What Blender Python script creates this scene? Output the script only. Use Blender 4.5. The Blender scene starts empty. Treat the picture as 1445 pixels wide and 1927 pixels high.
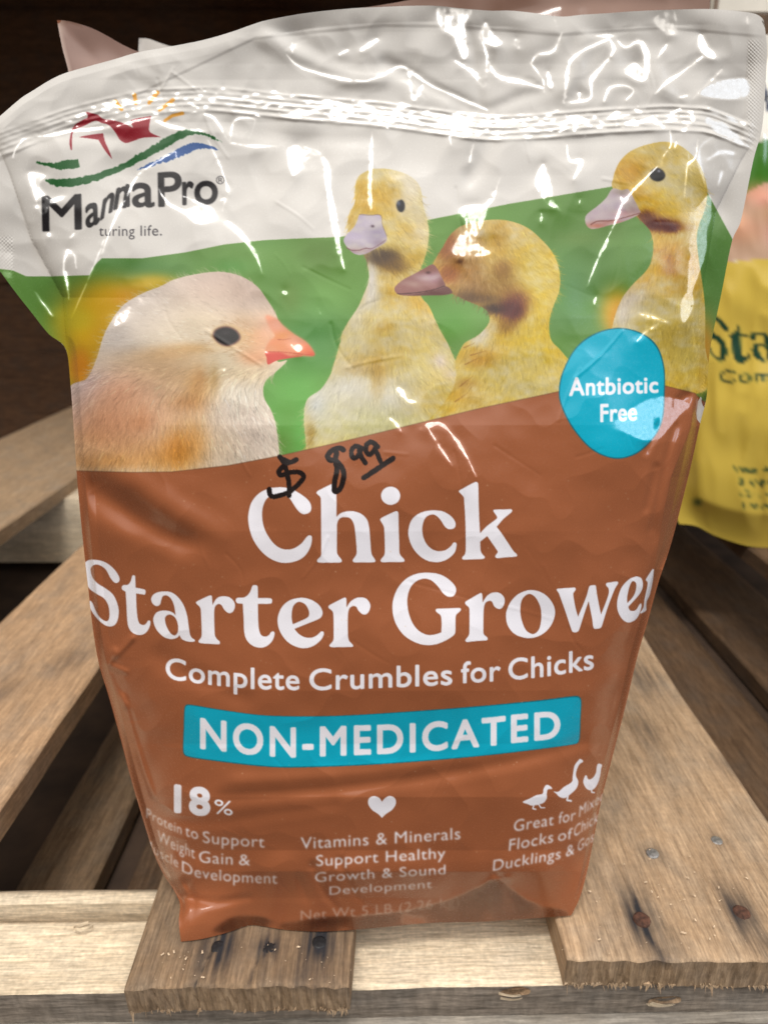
import bpy, bmesh, math, random
import numpy as np
from mathutils import Vector, Matrix
R = math.radians
rng = np.random.default_rng(7)
random.seed(7)
scene = bpy.context.scene
COL = scene.collection

# ------------------------------------------------------------------ camera
CAM_H, PITCH, FPX, CX, CY = 0.272, R(19.6), 1303.0, 722.5, 963.5
cam = bpy.data.cameras.new('camera')
cam_o = bpy.data.objects.new('camera', cam); COL.objects.link(cam_o)
cam_o.location = (0, 0, CAM_H); cam_o.rotation_euler = (R(90) - PITCH, 0, 0)
cam.sensor_fit = 'VERTICAL'; cam.sensor_height = 36.0; cam.lens = 36.0 * FPX / 1927.0
cam.clip_start = 0.01; cam.clip_end = 60
cam.dof.use_dof = True; cam.dof.focus_distance = 0.247; cam.dof.aperture_fstop = 12.0
scene.camera = cam_o

# ------------------------------------------------------------------ light (a shop under ceiling lamps, a window far right)
world = bpy.data.worlds.new('World'); scene.world = world; world.use_nodes = True
bg = world.node_tree.nodes['Background']
wt = world.node_tree; wc = wt.nodes.new('ShaderNodeTexCoord'); wd = wt.nodes.new('ShaderNodeVectorMath'); wd.operation = 'DOT_PRODUCT'
wd.inputs[1].default_value = (0.0, -0.64, 0.77); wt.links.new(wc.outputs['Generated'], wd.inputs[0])      # the open, lit side of the shop lies behind the camera
wr_ = wt.nodes.new('ShaderNodeValToRGB'); wr_.color_ramp.interpolation = 'EASE'
wr_.color_ramp.elements[0].position = 0.0; wr_.color_ramp.elements[0].color = (.05, .042, .034, 1)
wr_.color_ramp.elements[1].position = 1.0; wr_.color_ramp.elements[1].color = (1.0, .95, .89, 1)
wm = wt.nodes.new('ShaderNodeMapRange'); wm.inputs['From Min'].default_value = .25; wm.inputs['From Max'].default_value = 1.0
wz = wt.nodes.new('ShaderNodeSeparateXYZ'); wt.links.new(wc.outputs['Generated'], wz.inputs[0])
wh = wt.nodes.new('ShaderNodeMapRange'); wh.interpolation_type = 'SMOOTHSTEP'; wh.inputs['From Min'].default_value = .02; wh.inputs['From Max'].default_value = .42; wt.links.new(wz.outputs[2], wh.inputs[0])
wx = wt.nodes.new('ShaderNodeMath'); wx.operation = 'MULTIPLY'
wt.links.new(wd.outputs['Value'], wm.inputs[0]); wt.links.new(wm.outputs[0], wx.inputs[0]); wt.links.new(wh.outputs[0], wx.inputs[1]); wt.links.new(wx.outputs[0], wr_.inputs[0]); wt.links.new(wr_.outputs[0], bg.inputs[0])
bg.inputs[1].default_value = 2.0

def area(name, loc, target, sx, sy, power, color):
    l = bpy.data.lights.new(name, 'AREA'); l.shape = 'RECTANGLE'; l.size = sx; l.size_y = sy
    l.energy = power; l.color = color
    o = bpy.data.objects.new(name, l); COL.objects.link(o); o.location = loc
    o.rotation_euler = (Vector(target) - Vector(loc)).to_track_quat('-Z', 'Y').to_euler()
    return o
LAMP = Vector((-0.15, -0.60, 2.45)); LAMP2 = Vector((1.9, -0.75, 1.15))
area('ceiling_lamp', LAMP, (0, .22, .15), 0.85, 0.32, 40, (1.0, 0.965, 0.92))
area('window_lamp', LAMP2, (0.1, .25, .2), 0.55, 0.7, 13, (0.72, 0.84, 1.0))

scene.view_settings.view_transform = 'Standard'; scene.view_settings.look = 'None'
scene.view_settings.exposure = 0.0; scene.view_settings.gamma = 1.0
scene.view_settings.use_curve_mapping = False
scene.cycles.max_bounces = 6

# ------------------------------------------------------------------ helpers: objects
def tag(o, label=None, cat=None, group=None, kind=None):
    if label: o['label'] = label
    if cat: o['category'] = cat
    if group: o['group'] = group
    if kind: o['kind'] = kind
    return o
def empty(name, loc=(0, 0, 0)):
    o = bpy.data.objects.new(name, None); o.empty_display_size = 0.02
    o.location = loc; COL.objects.link(o); return o
def np_mesh(name, V, F, mat=None, parent=None, colors=None, normals=None, smooth=True, loc=None):
    """V (n,3), F (m,4) or (m,3) int array -> one mesh object"""
    V = np.asarray(V, np.float32); F = np.asarray(F, np.int32)
    if loc is not None: V = V - np.asarray(loc, np.float32)
    me = bpy.data.meshes.new(name); k = F.shape[1]
    me.vertices.add(len(V)); me.vertices.foreach_set('co', V.ravel())
    me.loops.add(F.size); me.loops.foreach_set('vertex_index', F.ravel())
    me.polygons.add(len(F)); me.polygons.foreach_set('loop_start', np.arange(0, F.size, k, dtype=np.int32))
    me.polygons.foreach_set('use_smooth', np.full(len(F), smooth, bool))
    me.update(calc_edges=True)
    if colors is not None:
        a = me.color_attributes.new('Col', 'FLOAT_COLOR', 'POINT')
        c = np.ones((len(V), 4), np.float32); c[:, :3] = colors
        a.data.foreach_set('color', c.ravel())
    if normals is not None:
        me.normals_split_custom_set_from_vertices(np.asarray(normals, np.float32))
    if mat: me.materials.append(mat)
    o = bpy.data.objects.new(name, me); COL.objects.link(o)
    if loc is not None: o.location = loc
    if parent: o.parent = parent
    return o
def bm_obj(name, bm, mat=None, parent=None, smooth=False):
    me = bpy.data.meshes.new(name); bm.to_mesh(me); bm.free()
    for p in me.polygons: p.use_smooth = smooth
    if mat: me.materials.append(mat)
    o = bpy.data.objects.new(name, me); COL.objects.link(o)
    if parent: o.parent = parent
    return o

# ------------------------------------------------------------------ helpers: materials
def new_mat(name):
    m = bpy.data.materials.new(name); m.use_nodes = True
    nt = m.node_tree; return m, nt, nt.nodes['Principled BSDF']
def node(nt, t, **kw):
    n = nt.nodes.new(t)
    for k, v in kw.items(): setattr(n, k, v)
    return n
def film_mat(name, coat=1.0, rough=0.42, coat_rough=0.24):
    m, nt, b = new_mat(name)
    a = node(nt, 'ShaderNodeVertexColor'); a.layer_name = 'Col'
    nt.links.new(a.outputs[0], b.inputs['Base Color'])
    b.inputs['Roughness'].default_value = rough
    b.inputs['Specular IOR Level'].default_value = 0.05
    b.inputs['Coat Weight'].default_value = coat
    b.inputs['Coat Roughness'].default_value = coat_rough
    b.inputs['Coat IOR'].default_value = 1.5
    n = node(nt, 'ShaderNodeTexNoise'); n.inputs['Scale'].default_value = 900; n.inputs['Detail'].default_value = 2
    tc = node(nt, 'ShaderNodeTexCoord'); nt.links.new(tc.outputs['Object'], n.inputs['Vector'])
    mr = node(nt, 'ShaderNodeMapRange'); mr.inputs['To Min'].default_value = coat_rough * .6; mr.inputs['To Max'].default_value = coat_rough * 1.5
    nt.links.new(n.outputs[0], mr.inputs[0]); nt.links.new(mr.outputs[0], b.inputs['Coat Roughness'])
    return m
def plain_mat(name, color, rough=0.6, metal=0.0, var=0.25, scale=60, coat=0.0):
    m, nt, b = new_mat(name)
    tc = node(nt, 'ShaderNodeTexCoord'); n = node(nt, 'ShaderNodeTexNoise')
    n.inputs['Scale'].default_value = scale; n.inputs['Detail'].default_value = 4
    nt.links.new(tc.outputs['Object'], n.inputs['Vector'])
    r = node(nt, 'ShaderNodeValToRGB'); nt.links.new(n.outputs[0], r.inputs[0])
    r.color_ramp.elements[0].position = .3; r.color_ramp.elements[1].position = .7
    r.color_ramp.elements[0].color = tuple(c * (1 - var) for c in color) + (1,)
    r.color_ramp.elements[1].color = tuple(min(1, c * (1 + var)) for c in color) + (1,)
    nt.links.new(r.outputs[0], b.inputs['Base Color'])
    b.inputs['Roughness'].default_value = rough; b.inputs['Metallic'].default_value = metal
    b.inputs['Coat Weight'].default_value = coat
    return m
def wood_mat(name, light, dark, grey, axis='Y', grey_amt=0.5, grain=1.0, bump=0.35, stain=True, fuzz=0.0, sawn=.065):
    """weathered softwood: grain along one axis, growth streaks, grey patches; 'stain' attribute darkens iron stains"""
    m, nt, b = new_mat(name); L = nt.links.new
    tc = node(nt, 'ShaderNodeTexCoord')
    def nz(sa, sl, detail, dist=0.0, rough=.6):
        mp = node(nt, 'ShaderNodeMapping')
        mp.inputs['Scale'].default_value = (sa, sl, sa) if axis == 'Y' else (sl, sa, sa) if axis == 'X' else (sa, sa, sl)
        if axis == 'D': mp.inputs['Rotation'].default_value = (0, R(38), 0)
        L(tc.outputs['Object'], mp.inputs[0]); n = node(nt, 'ShaderNodeTexNoise')
        n.inputs['Scale'].default_value = 1; n.inputs['Detail'].default_value = detail
        n.inputs['Distortion'].default_value = dist; n.inputs['Roughness'].default_value = rough
        L(mp.outputs[0], n.inputs['Vector']); return n.outputs[0]
    fine = nz(1100 * grain, 70, 5); mid = nz(330 * grain, 26, 6, .9); broad = nz(45, 6, 3, .8); blot = nz(38, 26, 5, 0.3); saw = nz(70, 260, 2)
    r1 = node(nt, 'ShaderNodeValToRGB'); L(mid, r1.inputs[0])
    r1.color_ramp.elements[0].position = .34; r1.color_ramp.elements[0].color = dark + (1,)
    r1.color_ramp.elements[1].position = .62; r1.color_ramp.elements[1].color = light + (1,)
    mixg = node(nt, 'ShaderNodeMix', data_type='RGBA')
    mg = node(nt, 'ShaderNodeMapRange'); L(blot, mg.inputs[0])
    mg.inputs['From Min'].default_value = .45; mg.inputs['From Max'].default_value = .7; mg.inputs['To Max'].default_value = grey_amt
    L(mg.outputs[0], mixg.inputs['Factor']); L(r1.outputs[0], mixg.inputs['A']); mixg.inputs['B'].default_value = grey + (1,)
    def mul(col, fac, lo, hi, flo=.3, fhi=.7):
        mr = node(nt, 'ShaderNodeMapRange'); L(fac, mr.inputs[0]); mr.inputs['From Min'].default_value = flo; mr.inputs['From Max'].default_value = fhi
        mr.inputs['To Min'].default_value = lo; mr.inputs['To Max'].default_value = hi
        v = node(nt, 'ShaderNodeVectorMath', operation='SCALE'); L(col, v.inputs[0]); L(mr.outputs[0], v.inputs['Scale']); return v.outputs[0]
    c = mul(mixg.outputs['Result'], fine, .66, 1.26); c = mul(c, broad, .86, 1.12); c = mul(c, nz(700, 420, 4), .86, 1.12)
    c = mul(c, saw, 1 - sawn, 1 + sawn)
    if fuzz: c = mul(c, nz(420, 420, 5), 1 - fuzz, 1 + fuzz)
    if stain:
        at = node(nt, 'ShaderNodeAttribute'); at.attribute_name = 'stain'
        ms = node(nt, 'ShaderNodeMix', data_type='RGBA'); L(at.outputs['Fac'], ms.inputs['Factor'])
        L(c, ms.inputs['A']); ms.inputs['B'].default_value = (.022, .022, .026, 1); c = ms.outputs['Result']
    L(c, b.inputs['Base Color']); b.inputs['Roughness'].default_value = .72
    b.inputs['Specular IOR Level'].default_value = .25
    add = node(nt, 'ShaderNodeMath', operation='ADD'); L(fine, add.inputs[0]); L(mid, add.inputs[1])
    bp = node(nt, 'ShaderNodeBump'); bp.inputs['Strength'].default_value = bump; bp.inputs['Distance'].default_value = .0012
    L(add.outputs[0], bp.inputs['Height']); L(bp.outputs[0], b.inputs['Normal'])
    return m

# ------------------------------------------------------------------ helpers: rays (photo pixel of the 1445 x 1927 original -> point)
CP, SP = math.cos(PITCH), math.sin(PITCH)
def ray(px, py):
    xc = (np.asarray(px, float) - CX) / FPX; yc = (np.asarray(py, float) - CY) / FPX
    return xc, CP - yc * SP, -(yc * CP + SP)          # X, Y, Z per unit of view depth
def at_Y(px, py, Y):
    a, b, c = ray(px, py); t = Y / b
    return np.stack([a * t, b * t, CAM_H + c * t], -1)
def Y_at_z(py, z):
    _, b, c = ray(0, py); t = (z - CAM_H) / np.minimum(c, -1e-3)
    return b * t

# ------------------------------------------------------------------ helpers: painting the print of a bag
def srgb(c):
    c = np.asarray(c, float) / 255.0
    return np.where(c <= .04045, c / 12.92, ((c + .055) / 1.055) ** 2.4)
def crom(pts, closed=True, n=7):
    """Catmull-Rom through pts; a third value 1 marks a sharp corner"""
    P = [np.array(p[:2], float) for p in pts]; K = [len(p) > 2 and p[2] for p in pts]; N = len(P); out = []
    for i in range(N if closed else N - 1):
        a, b = P[i], P[(i + 1) % N]
        pa = P[i - 1] if (closed or i > 0) else a; nb = P[(i + 2) % N] if (closed or i + 2 < N) else b
        ta = (b - a) * .5 if K[i] else (b - pa) * .5
        tb = (b - a) * .5 if K[(i + 1) % N] else (nb - a) * .5
        d = np.linalg.norm(b - a); ta = ta * min(1, 1.2 * d / (np.linalg.norm(ta) + 1e-9)); tb = tb * min(1, 1.2 * d / (np.linalg.norm(tb) + 1e-9))
        for t in np.linspace(0, 1, n, endpoint=False):
            t2, t3 = t * t, t * t * t
            out.append((2*t3-3*t2+1)*a + (t3-2*t2+t)*ta + (-2*t3+3*t2)*b + (t3-t2)*tb)
    if not closed: out.append(P[-1])
    return np.array(out)
def Z(scale, ox, oy, pts):
    return [(p[0] / scale + ox, p[1] / scale + oy) + tuple(p[2:]) for p in pts]
def boxblur(a, r):
    r = int(max(1, round(r)))
    for ax in (0, 1):
        for _ in range(2):
            pad = [(0, 0), (0, 0)]; pad[ax] = (r + 1, r)
            c = np.cumsum(np.pad(a, pad), axis=ax)
            n = a.shape[ax]
            a = (np.take(c, np.arange(2*r+1, 2*r+1+n), ax) - np.take(c, np.arange(0, n), ax)) / (2*r+1)
    return a

class Canvas:
    def __init__(s, x0, y0, x1, y1, base):
        s.ox, s.oy = x0, y0; s.W, s.H = x1 - x0, y1 - y0
        s.c = np.empty((s.H, s.W, 3)); s.c[:] = base
        s.id = np.zeros((s.H, s.W), np.int16); s.last = None
    def cover(s, contours, pad=2):
        cs = [np.asarray(c, float)[:, :2] - (s.ox, s.oy) for c in contours]
        al = np.concatenate(cs)
        bx0 = int(max(0, math.floor(al[:, 0].min()) - pad)); by0 = int(max(0, math.floor(al[:, 1].min()) - pad))
        bx1 = int(min(s.W, math.ceil(al[:, 0].max()) + pad + 1)); by1 = int(min(s.H, math.ceil(al[:, 1].max()) + pad + 1))
        if bx1 <= bx0 or by1 <= by0: return None
        w, h = bx1 - bx0, by1 - by0; acc = np.zeros((h, w + 2))
        for c in cs:
            c = c - (bx0, by0); c[:, 0] = np.clip(c[:, 0], 0, w - .001); n = len(c)
            for i in range(n):
                xa, ya = c[i]; xb, yb = c[(i + 1) % n]
                if ya == yb: continue
                d = 1.0
                if ya > yb: xa, ya, xb, yb, d = xb, yb, xa, ya, -1.0
                k = (xb - xa) / (yb - ya); x = xa
                if ya < 0: x -= ya * k; ya = 0
                for y in range(int(ya), min(h, int(math.ceil(yb)))):
                    dy = min(y + 1, yb) - max(y, ya); xn = x + k * dy; dd = d * dy
                    l, r = (x, xn) if x < xn else (xn, x)
                    li = int(l); ri = int(math.ceil(r))
                    if ri <= li + 1:
                        m = .5 * (l + r) - li; acc[y, li] += dd * (1 - m); acc[y, li + 1] += dd * m
                    else:
                        sc = 1 / (r - l); a0 = .5 * sc * (1 - (l - li)) ** 2; am = .5 * sc * (r - ri + 1) ** 2
                        acc[y, li] += dd * a0
                        if ri == li + 2: acc[y, li + 1] += dd * (1 - a0 - am)
                        else:
                            a1 = sc * (1.5 - (l - li)); acc[y, li + 1] += dd * (a1 - a0)
                            for q in range(li + 2, ri - 1): acc[y, q] += dd * sc
                            a2 = a1 + (ri - li - 3) * sc; acc[y, ri - 1] += dd * (1 - a2 - am)
                        acc[y, ri] += dd * am
                    x = xn
        return bx0, by0, np.clip(np.abs(np.cumsum(acc, 1)[:, :w]), 0, 1)
    def put(s, bx, by, m, color, alpha=1.0, pid=None):
        h, w = m.shape; sl = (slice(by, by + h), slice(bx, bx + w))
        if color is not None:
            a = (m * alpha)[..., None]; s.c[sl] = s.c[sl] * (1 - a) + np.asarray(color, float) * a
        if pid is not None: s.id[sl][m > .5] = pid
    def poly(s, contours, color, alpha=1.0, blur=0, pid=None, clip=None, smooth=True, closed=True, n=7):
        if not isinstance(contours[0], (list, np.ndarray)) or (isinstance(contours[0], list) and not hasattr(contours[0][0], '__len__')): contours = [contours]
        cs = [crom(c, True, n) if smooth else np.array([p[:2] for p in c], float) for c in contours]
        r = s.cover(cs, pad=2 + int(blur * 3))
        if r is None: return
        bx, by, m = r
        if blur: m = boxblur(m, blur)
        if clip is not None: m = m * clip[by:by + m.shape[0], bx:bx + m.shape[1]]
        s.put(bx, by, m, color, alpha, pid); return r
    def full(s, contours, smooth=True, blur=0):
        M = np.zeros((s.H, s.W)); r = s.cover([crom(c) if smooth else np.array([p[:2] for p in c], float) for c in contours])
        M[r[1]:r[1] + r[2].shape[0], r[0]:r[0] + r[2].shape[1]] = r[2]
        return boxblur(M, blur) if blur else M
    def blob(s, x, y, rx, ry, color, alpha=1.0, ang=0, clip=None, p=2):
        x -= s.ox; y -= s.oy; q = 2.6 * max(rx, ry)
        x0, x1 = int(max(0, x - q)), int(min(s.W, x + q)); y0, y1 = int(max(0, y - q)), int(min(s.H, y + q))
        if x1 <= x0 or y1 <= y0: return
        X, Y = np.meshgrid(np.arange(x0, x1) + .5 - x, np.arange(y0, y1) + .5 - y); c, sn = math.cos(R(ang)), math.sin(R(ang))
        m = np.exp(-.5 * ((((X * c + Y * sn) / rx) ** 2 + ((-X * sn + Y * c) / ry) ** 2)) ** (p / 2))
        if clip is not None: m = m * clip[y0:y1, x0:x1]
        s.put(x0, y0, m, color, alpha)
    def line_mask(s, pts, w0, w1=None, soft=.7, M=None, amp=1.0):
        """max-blend a tapered stroke into M (or return its box mask)"""
        pts = np.asarray(pts, float)[:, :2] - (s.ox, s.oy); w1 = w0 if w1 is None else w1
        q = max(w0, w1) / 2 + soft * 2 + 1
        x0, y0 = np.floor(pts.min(0) - q).astype(int); x1, y1 = np.ceil(pts.max(0) + q).astype(int)
        x0, y0 = max(0, x0), max(0, y0); x1, y1 = min(s.W, x1), min(s.H, y1)
        if x1 <= x0 or y1 <= y0: return None
        m = np.zeros((y1 - y0, x1 - x0)); X, Y = np.meshgrid(np.arange(x0, x1) + .5, np.arange(y0, y1) + .5)
        n = len(pts) - 1
        for i in range(n):
            a, b = pts[i], pts[i + 1]; d = b - a; L2 = d @ d + 1e-9
            t = np.clip(((X - a[0]) * d[0] + (Y - a[1]) * d[1]) / L2, 0, 1)
            ds = np.hypot(X - a[0] - t * d[0], Y - a[1] - t * d[1])
            hw = (w0 + (w1 - w0) * (i + t) / n) / 2
            m = np.maximum(m, np.clip((hw - ds) / soft + .5, 0, 1))
        if M is not None:
            sl = (slice(y0, y1), slice(x0, x1)); M[sl] = np.maximum(M[sl], m * amp)
        return x0, y0, m
    def line(s, pts, w0, w1, color, alpha=1.0, soft=.8, pid=None, smooth=False):
        if smooth: pts = crom(pts, False, 6)
        r = s.line_mask(pts, w0, w1, soft)
        if r: s.put(r[0], r[1], r[2], color, alpha, pid)
    def fur(s, mask, n, flow, length, width=1.3, jit=.12, alpha=.55, bright=0.0, curl=.35):
        ys, xs = np.nonzero(mask > .55); k = rng.integers(0, len(xs), n); src = s.c.copy()
        for i in k:
            x, y = xs[i] + s.ox, ys[i] + s.oy; dx, dy = flow(x, y); l = length * rng.uniform(.5, 1.4)
            a = math.atan2(dy, dx) + rng.normal(0, curl * .6); a2 = a + rng.normal(0, curl)
            p1 = (x + math.cos(a) * l * .5, y + math.sin(a) * l * .5); p2 = (p1[0] + math.cos(a2) * l * .5, p1[1] + math.sin(a2) * l * .5)
            c = np.clip(src[ys[i], xs[i]] * (1 + rng.normal(0, jit) + bright), 0, 250)
            s.line([(x, y), p1, p2], width, .4, c, alpha)
    def glyphs(s, body, track=1.0):
        cu = bpy.data.curves.new('tmp_text', 'FONT'); cu.body = body; cu.resolution_u = 5; cu.space_character = track
        o = bpy.data.objects.new('tmp_text', cu); COL.objects.link(o)
        cv = o.to_curve(bpy.context.evaluated_depsgraph_get()); out = []
        for sp in cv.splines:
            bp = sp.bezier_points; n = len(bp); c = []
            for i in range(n):
                a, b = bp[i], bp[(i + 1) % n]
                p0, p1, p2, p3 = (np.array(v[:2]) for v in (a.co, a.handle_right, b.handle_left, b.co))
                straight = np.linalg.norm(p1 - p0) < 1e-5 and np.linalg.norm(p3 - p2) < 1e-5
                for t in (np.linspace(0, 1, 6, endpoint=False)):
                    c.append((1-t)**3*p0 + 3*(1-t)**2*t*p1 + 3*(1-t)*t*t*p2 + t**3*p3)
            out.append(np.array(c))
        o.to_curve_clear(); bpy.data.objects.remove(o); bpy.data.curves.remove(cu); return out
    def text(s, body, x0, x1, base, cap, color, bold=0.0, alpha=1.0, pid=None, slant=0.0, cap1=None, soft=0, squeeze=None, track=1.06):
        """lettering along a baseline given as [(x, y), ...]; cap height in pixels"""
        g = s.glyphs(body, track); al = np.concatenate(g); gx0, gx1 = al[:, 0].min(), al[:, 0].max()
        capu = 0.70; base = np.asarray(base, float); cap1 = cap if cap1 is None else cap1
        cs = []
        for c in g:
            t = (c[:, 0] - gx0) / (gx1 - gx0)
            if squeeze: t = t ** squeeze if squeeze > 0 else 1 - (1 - t) ** (-squeeze)
            x = x0 + (x1 - x0) * t; k = c[:, 1] / capu * (cap + (cap1 - cap) * t)
            y = np.interp(x, base[:, 0], base[:, 1]) - k
            cs.append(np.stack([x + slant * k, y], -1))
        r = s.cover(cs, pad=8)
        if r is None: return
        bx, by, m = r
        if bold:
            out = m.copy(); h, w = m.shape; q = int(math.ceil(bold))
            for dy in range(-q, q + 1):
                for dx in range(-q, q + 1):
                    a = np.clip(bold + .5 - math.hypot(dx, dy), 0, 1)
                    if a > 0: out = np.maximum(out, a * np.roll(np.roll(m, dy, 0), dx, 1))
            m = out
        if soft: m = boxblur(m, soft)
        s.put(bx, by, m, color, alpha, pid)
    def sample(s, px, py, arr=None):
        arr = s.c if arr is None else arr
        x = np.clip(px - s.ox - .5, 0, s.W - 1.001); y = np.clip(py - s.oy - .5, 0, s.H - 1.001)
        xi, yi = x.astype(int), y.astype(int); fx, fy = x - xi, y - yi
        if arr.ndim == 3: fx, fy = fx[..., None], fy[..., None]
        return (arr[yi, xi] * (1-fx) * (1-fy) + arr[yi, xi+1] * fx * (1-fy) + arr[yi+1, xi] * (1-fx) * fy + arr[yi+1, xi+1] * fx * fy)
def gnoise(H, W, sig, aniso=1.0):
    """smooth noise, unit variance"""
    n = rng.normal(size=(H, W)); ky = np.fft.fftfreq(H)[:, None]; kx = np.fft.rfftfreq(W)[None]
    f = np.fft.rfft2(n) * np.exp(-2 * math.pi**2 * sig**2 * (ky**2 + (kx * aniso)**2)); o = np.fft.irfft2(f, s=(H, W))
    return o / o.std()
# ================================================================== FEED BAG: the print
WHITE = srgb((226, 223, 219)) ; INK = (237, 236, 244)
BROWN = (153, 90, 57); TEAL = (0, 168, 196)
C = Canvas(-70, -20, 1520, 1840, (206, 203, 198))
PARTS = {}                                       # id -> (name, parent id, label)
def part_id(name, parent=0, label=None):
    PARTS[len(PARTS) + 1] = (name, parent, label); return len(PARTS)
wob = lambda pts, a=1.2: [(p[0] + rng.normal(0, a), p[1] + rng.normal(0, a)) + tuple(p[2:]) for p in pts]

# ---- green photo band
P_PIC = part_id('photo_band', 0, 'green meadow photo printed across the pouch')
top_edge = [(-70, 505), (0, 506), (25, 509), (50, 520), (100, 520), (169, 518), (180, 498), (192, 486), (269, 486), (349, 475), (423, 460), (498, 452),
            (560, 449), (640, 446), (720, 431), (805, 414), (956, 384), (1151, 351), (1240, 335), (1330, 362), (1379, 453), (1520, 470)]
bot_edge = [(1520, 800), (1360, 775), (1318, 752), (1307, 740), (1250, 726), (1180, 722), (1050, 737), (900, 769), (760, 803), (640, 832), (525, 858), (430, 876),
            (323, 888), (250, 889), (145, 886), (-70, 880)]
band = [p + (1,) for p in top_edge] + [p + (1,) for p in bot_edge]
C.poly(band, (104, 150, 70), pid=P_PIC, n=3)
BM = C.full([band])
for x, y, rx, ry, c, a in [(560, 560, 120, 60, (112, 166, 66), .8), (700, 470, 160, 40, (104, 152, 60), .6), (560, 720, 60, 90, (104, 178, 74), .9), (520, 560, 60, 50, (92, 140, 60), .6),
        (600, 640, 60, 40, (84, 146, 84), .6), (230, 520, 90, 30, (74, 128, 62), .8), (90, 560, 60, 40, (92, 140, 58), .7), (1090, 470, 90, 70, (92, 138, 58), .7),
        (1080, 560, 40, 50, (84, 140, 92), .7), (1110, 640, 40, 40, (104, 150, 70), .7), (870, 600, 60, 50, (116, 168, 82), .7), (560, 800, 40, 40, (96, 188, 78), .9),
        (1350, 520, 40, 90, (82, 128, 60), .8), (1340, 640, 30, 50, (112, 140, 80), .6), (860, 400, 90, 30, (96, 148, 56), .5)]:
    C.blob(x, y, rx, ry, c, a, clip=BM)
for i in range(70):
    x, y = rng.uniform(120, 1380), rng.uniform(420, 860)
    C.blob(x, y, rng.uniform(12, 40), rng.uniform(10, 30), (98 + rng.normal(0, 12), 152 + rng.normal(0, 13), 64 + rng.normal(0, 10)), .35, clip=BM)
for x, y, rx, ry, c, a in [(170, 620, 55, 60, (218, 176, 32), 1), (215, 570, 50, 38, (216, 168, 30), .95), (290, 535, 40, 16, (220, 182, 40), .9), (160, 700, 40, 40, (214, 150, 34), .9),
        (200, 640, 26, 40, (208, 160, 40), .8), (140, 600, 30, 20, (200, 190, 50), .6), (250, 560, 30, 18, (226, 150, 40), .5), (152, 690, 14, 26, (222, 140, 36), .8),
        (1160, 590, 26, 36, (226, 176, 40), .95), (1172, 610, 20, 34, (222, 146, 36), .8), (1320, 660, 22, 50, (222, 150, 50), .8)]:
    C.blob(x, y, rx, ry, c, a, clip=BM, p=3)

def picture(name, label, outline, base):
    pid = part_id(name, P_PIC, label); M = C.full([outline]); M2 = M * BM_all
    C.poly([outline], base, pid=None, clip=BM_all); C.id[M2 > .5] = pid
    return M2
BM_all = C.full([[(-70, -20, 1), (1520, -20, 1)] + [p + (1,) for p in bot_edge]])
SILH = lambda v: v

# ---- duckling looking over the right side
d3 = Z(4.516, 1080, 250, [(320,455),(330,390),(345,330),(390,240),(480,155),(620,100),(760,76),(880,100),(990,180),(1060,270),(1110,390),(1130,520),(1105,660),(1060,780),(1040,900),(1060,1100),(1090,1300),(1110,1500),(1110,1800),(1100,2200),
      (330,2200),(300,1800),(330,1620),(365,1500),(420,1385),(500,1285),(600,1185),(655,1090),(672,950),(640,830),(560,740),(470,640),(380,560)])
M = picture('duckling_picture', 'printed duckling with its head turned left at the right side of the pouch', d3, (205, 172, 62))
z = lambda x, y: (x / 4.516 + 1080, y / 4.516 + 250)
for x, y, rx, ry, c, a in [(480,330,150,120,(196,146,40),.9),(620,150,160,45,(206,182,104),.9),(800,160,140,70,(196,172,96),.8),(900,420,150,90,(208,188,112),.9),(1000,250,90,120,(214,194,128),.85),(840,420,150,40,(214,196,132),.9),
      (560,560,120,70,(212,172,58),.8),(800,600,130,90,(214,182,74),.9),(1000,640,100,140,(206,180,96),.8),(640,640,110,60,(218,172,48),.8),(900,740,110,50,(214,176,60),.7),
      (720,780,110,36,(104,50,36),.95),(800,800,70,34,(100,44,34),.9),(620,720,70,40,(120,72,40),.9),(940,810,50,20,(170,120,50),.7),
      (800,960,160,90,(198,150,44),.85),(900,1150,160,120,(200,150,50),.8),(800,1060,40,60,(170,110,30),.5),(820,1180,50,24,(168,106,30),.6),(640,1270,100,50,(208,160,60),.8),
      (900,1330,140,60,(206,156,52),.8),(740,1290,70,50,(220,196,120),.7),(520,1450,120,110,(208,198,196),.95),(430,1560,70,120,(206,198,200),.95),(640,1480,120,60,(206,186,120),.7),(820,1440,100,50,(190,160,60),.7),
      (700,1640,200,110,(204,184,100),.8),(980,1560,110,160,(204,180,90),.8),(850,1750,220,90,(176,150,60),.8),(560,1800,100,90,(206,190,110),.8),(950,1900,130,120,(196,176,92),.8)]:
    X, Y = z(x, y); C.blob(X, Y, rx/4.516, ry/4.516, c, a, clip=M)
for x, y, rx, ry, c, a in [(700,775,120,42,(92,40,30),.95),(820,805,60,32,(90,36,28),.95),(600,700,60,36,(106,58,38),.8),(820,1100,26,60,(168,112,36),.5),(700,1000,60,16,(172,118,40),.5),(520,520,90,40,(190,146,44),.6)]:
    X, Y = z(x, y); C.blob(X, Y, rx/4.516, ry/4.516, c, a, clip=M, p=3)
C.fur(M, 3600, lambda x, y: (.25, .3) if y < 430 else (-.15, 1), 13, 1.3, .13, .55)
for i in range(260):                                              # downy rim
    p = d3[0]
bill = Z(4.516, 1080, 250, [(92,735),(110,690),(200,620),(270,555),(325,475),(400,487),(460,480),(505,560),(545,640),(560,680),(500,720),(400,760),(300,785),(200,812),(140,815),(104,785)])
C.poly([bill], (178, 160, 168), pid=len(PARTS))
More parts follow.
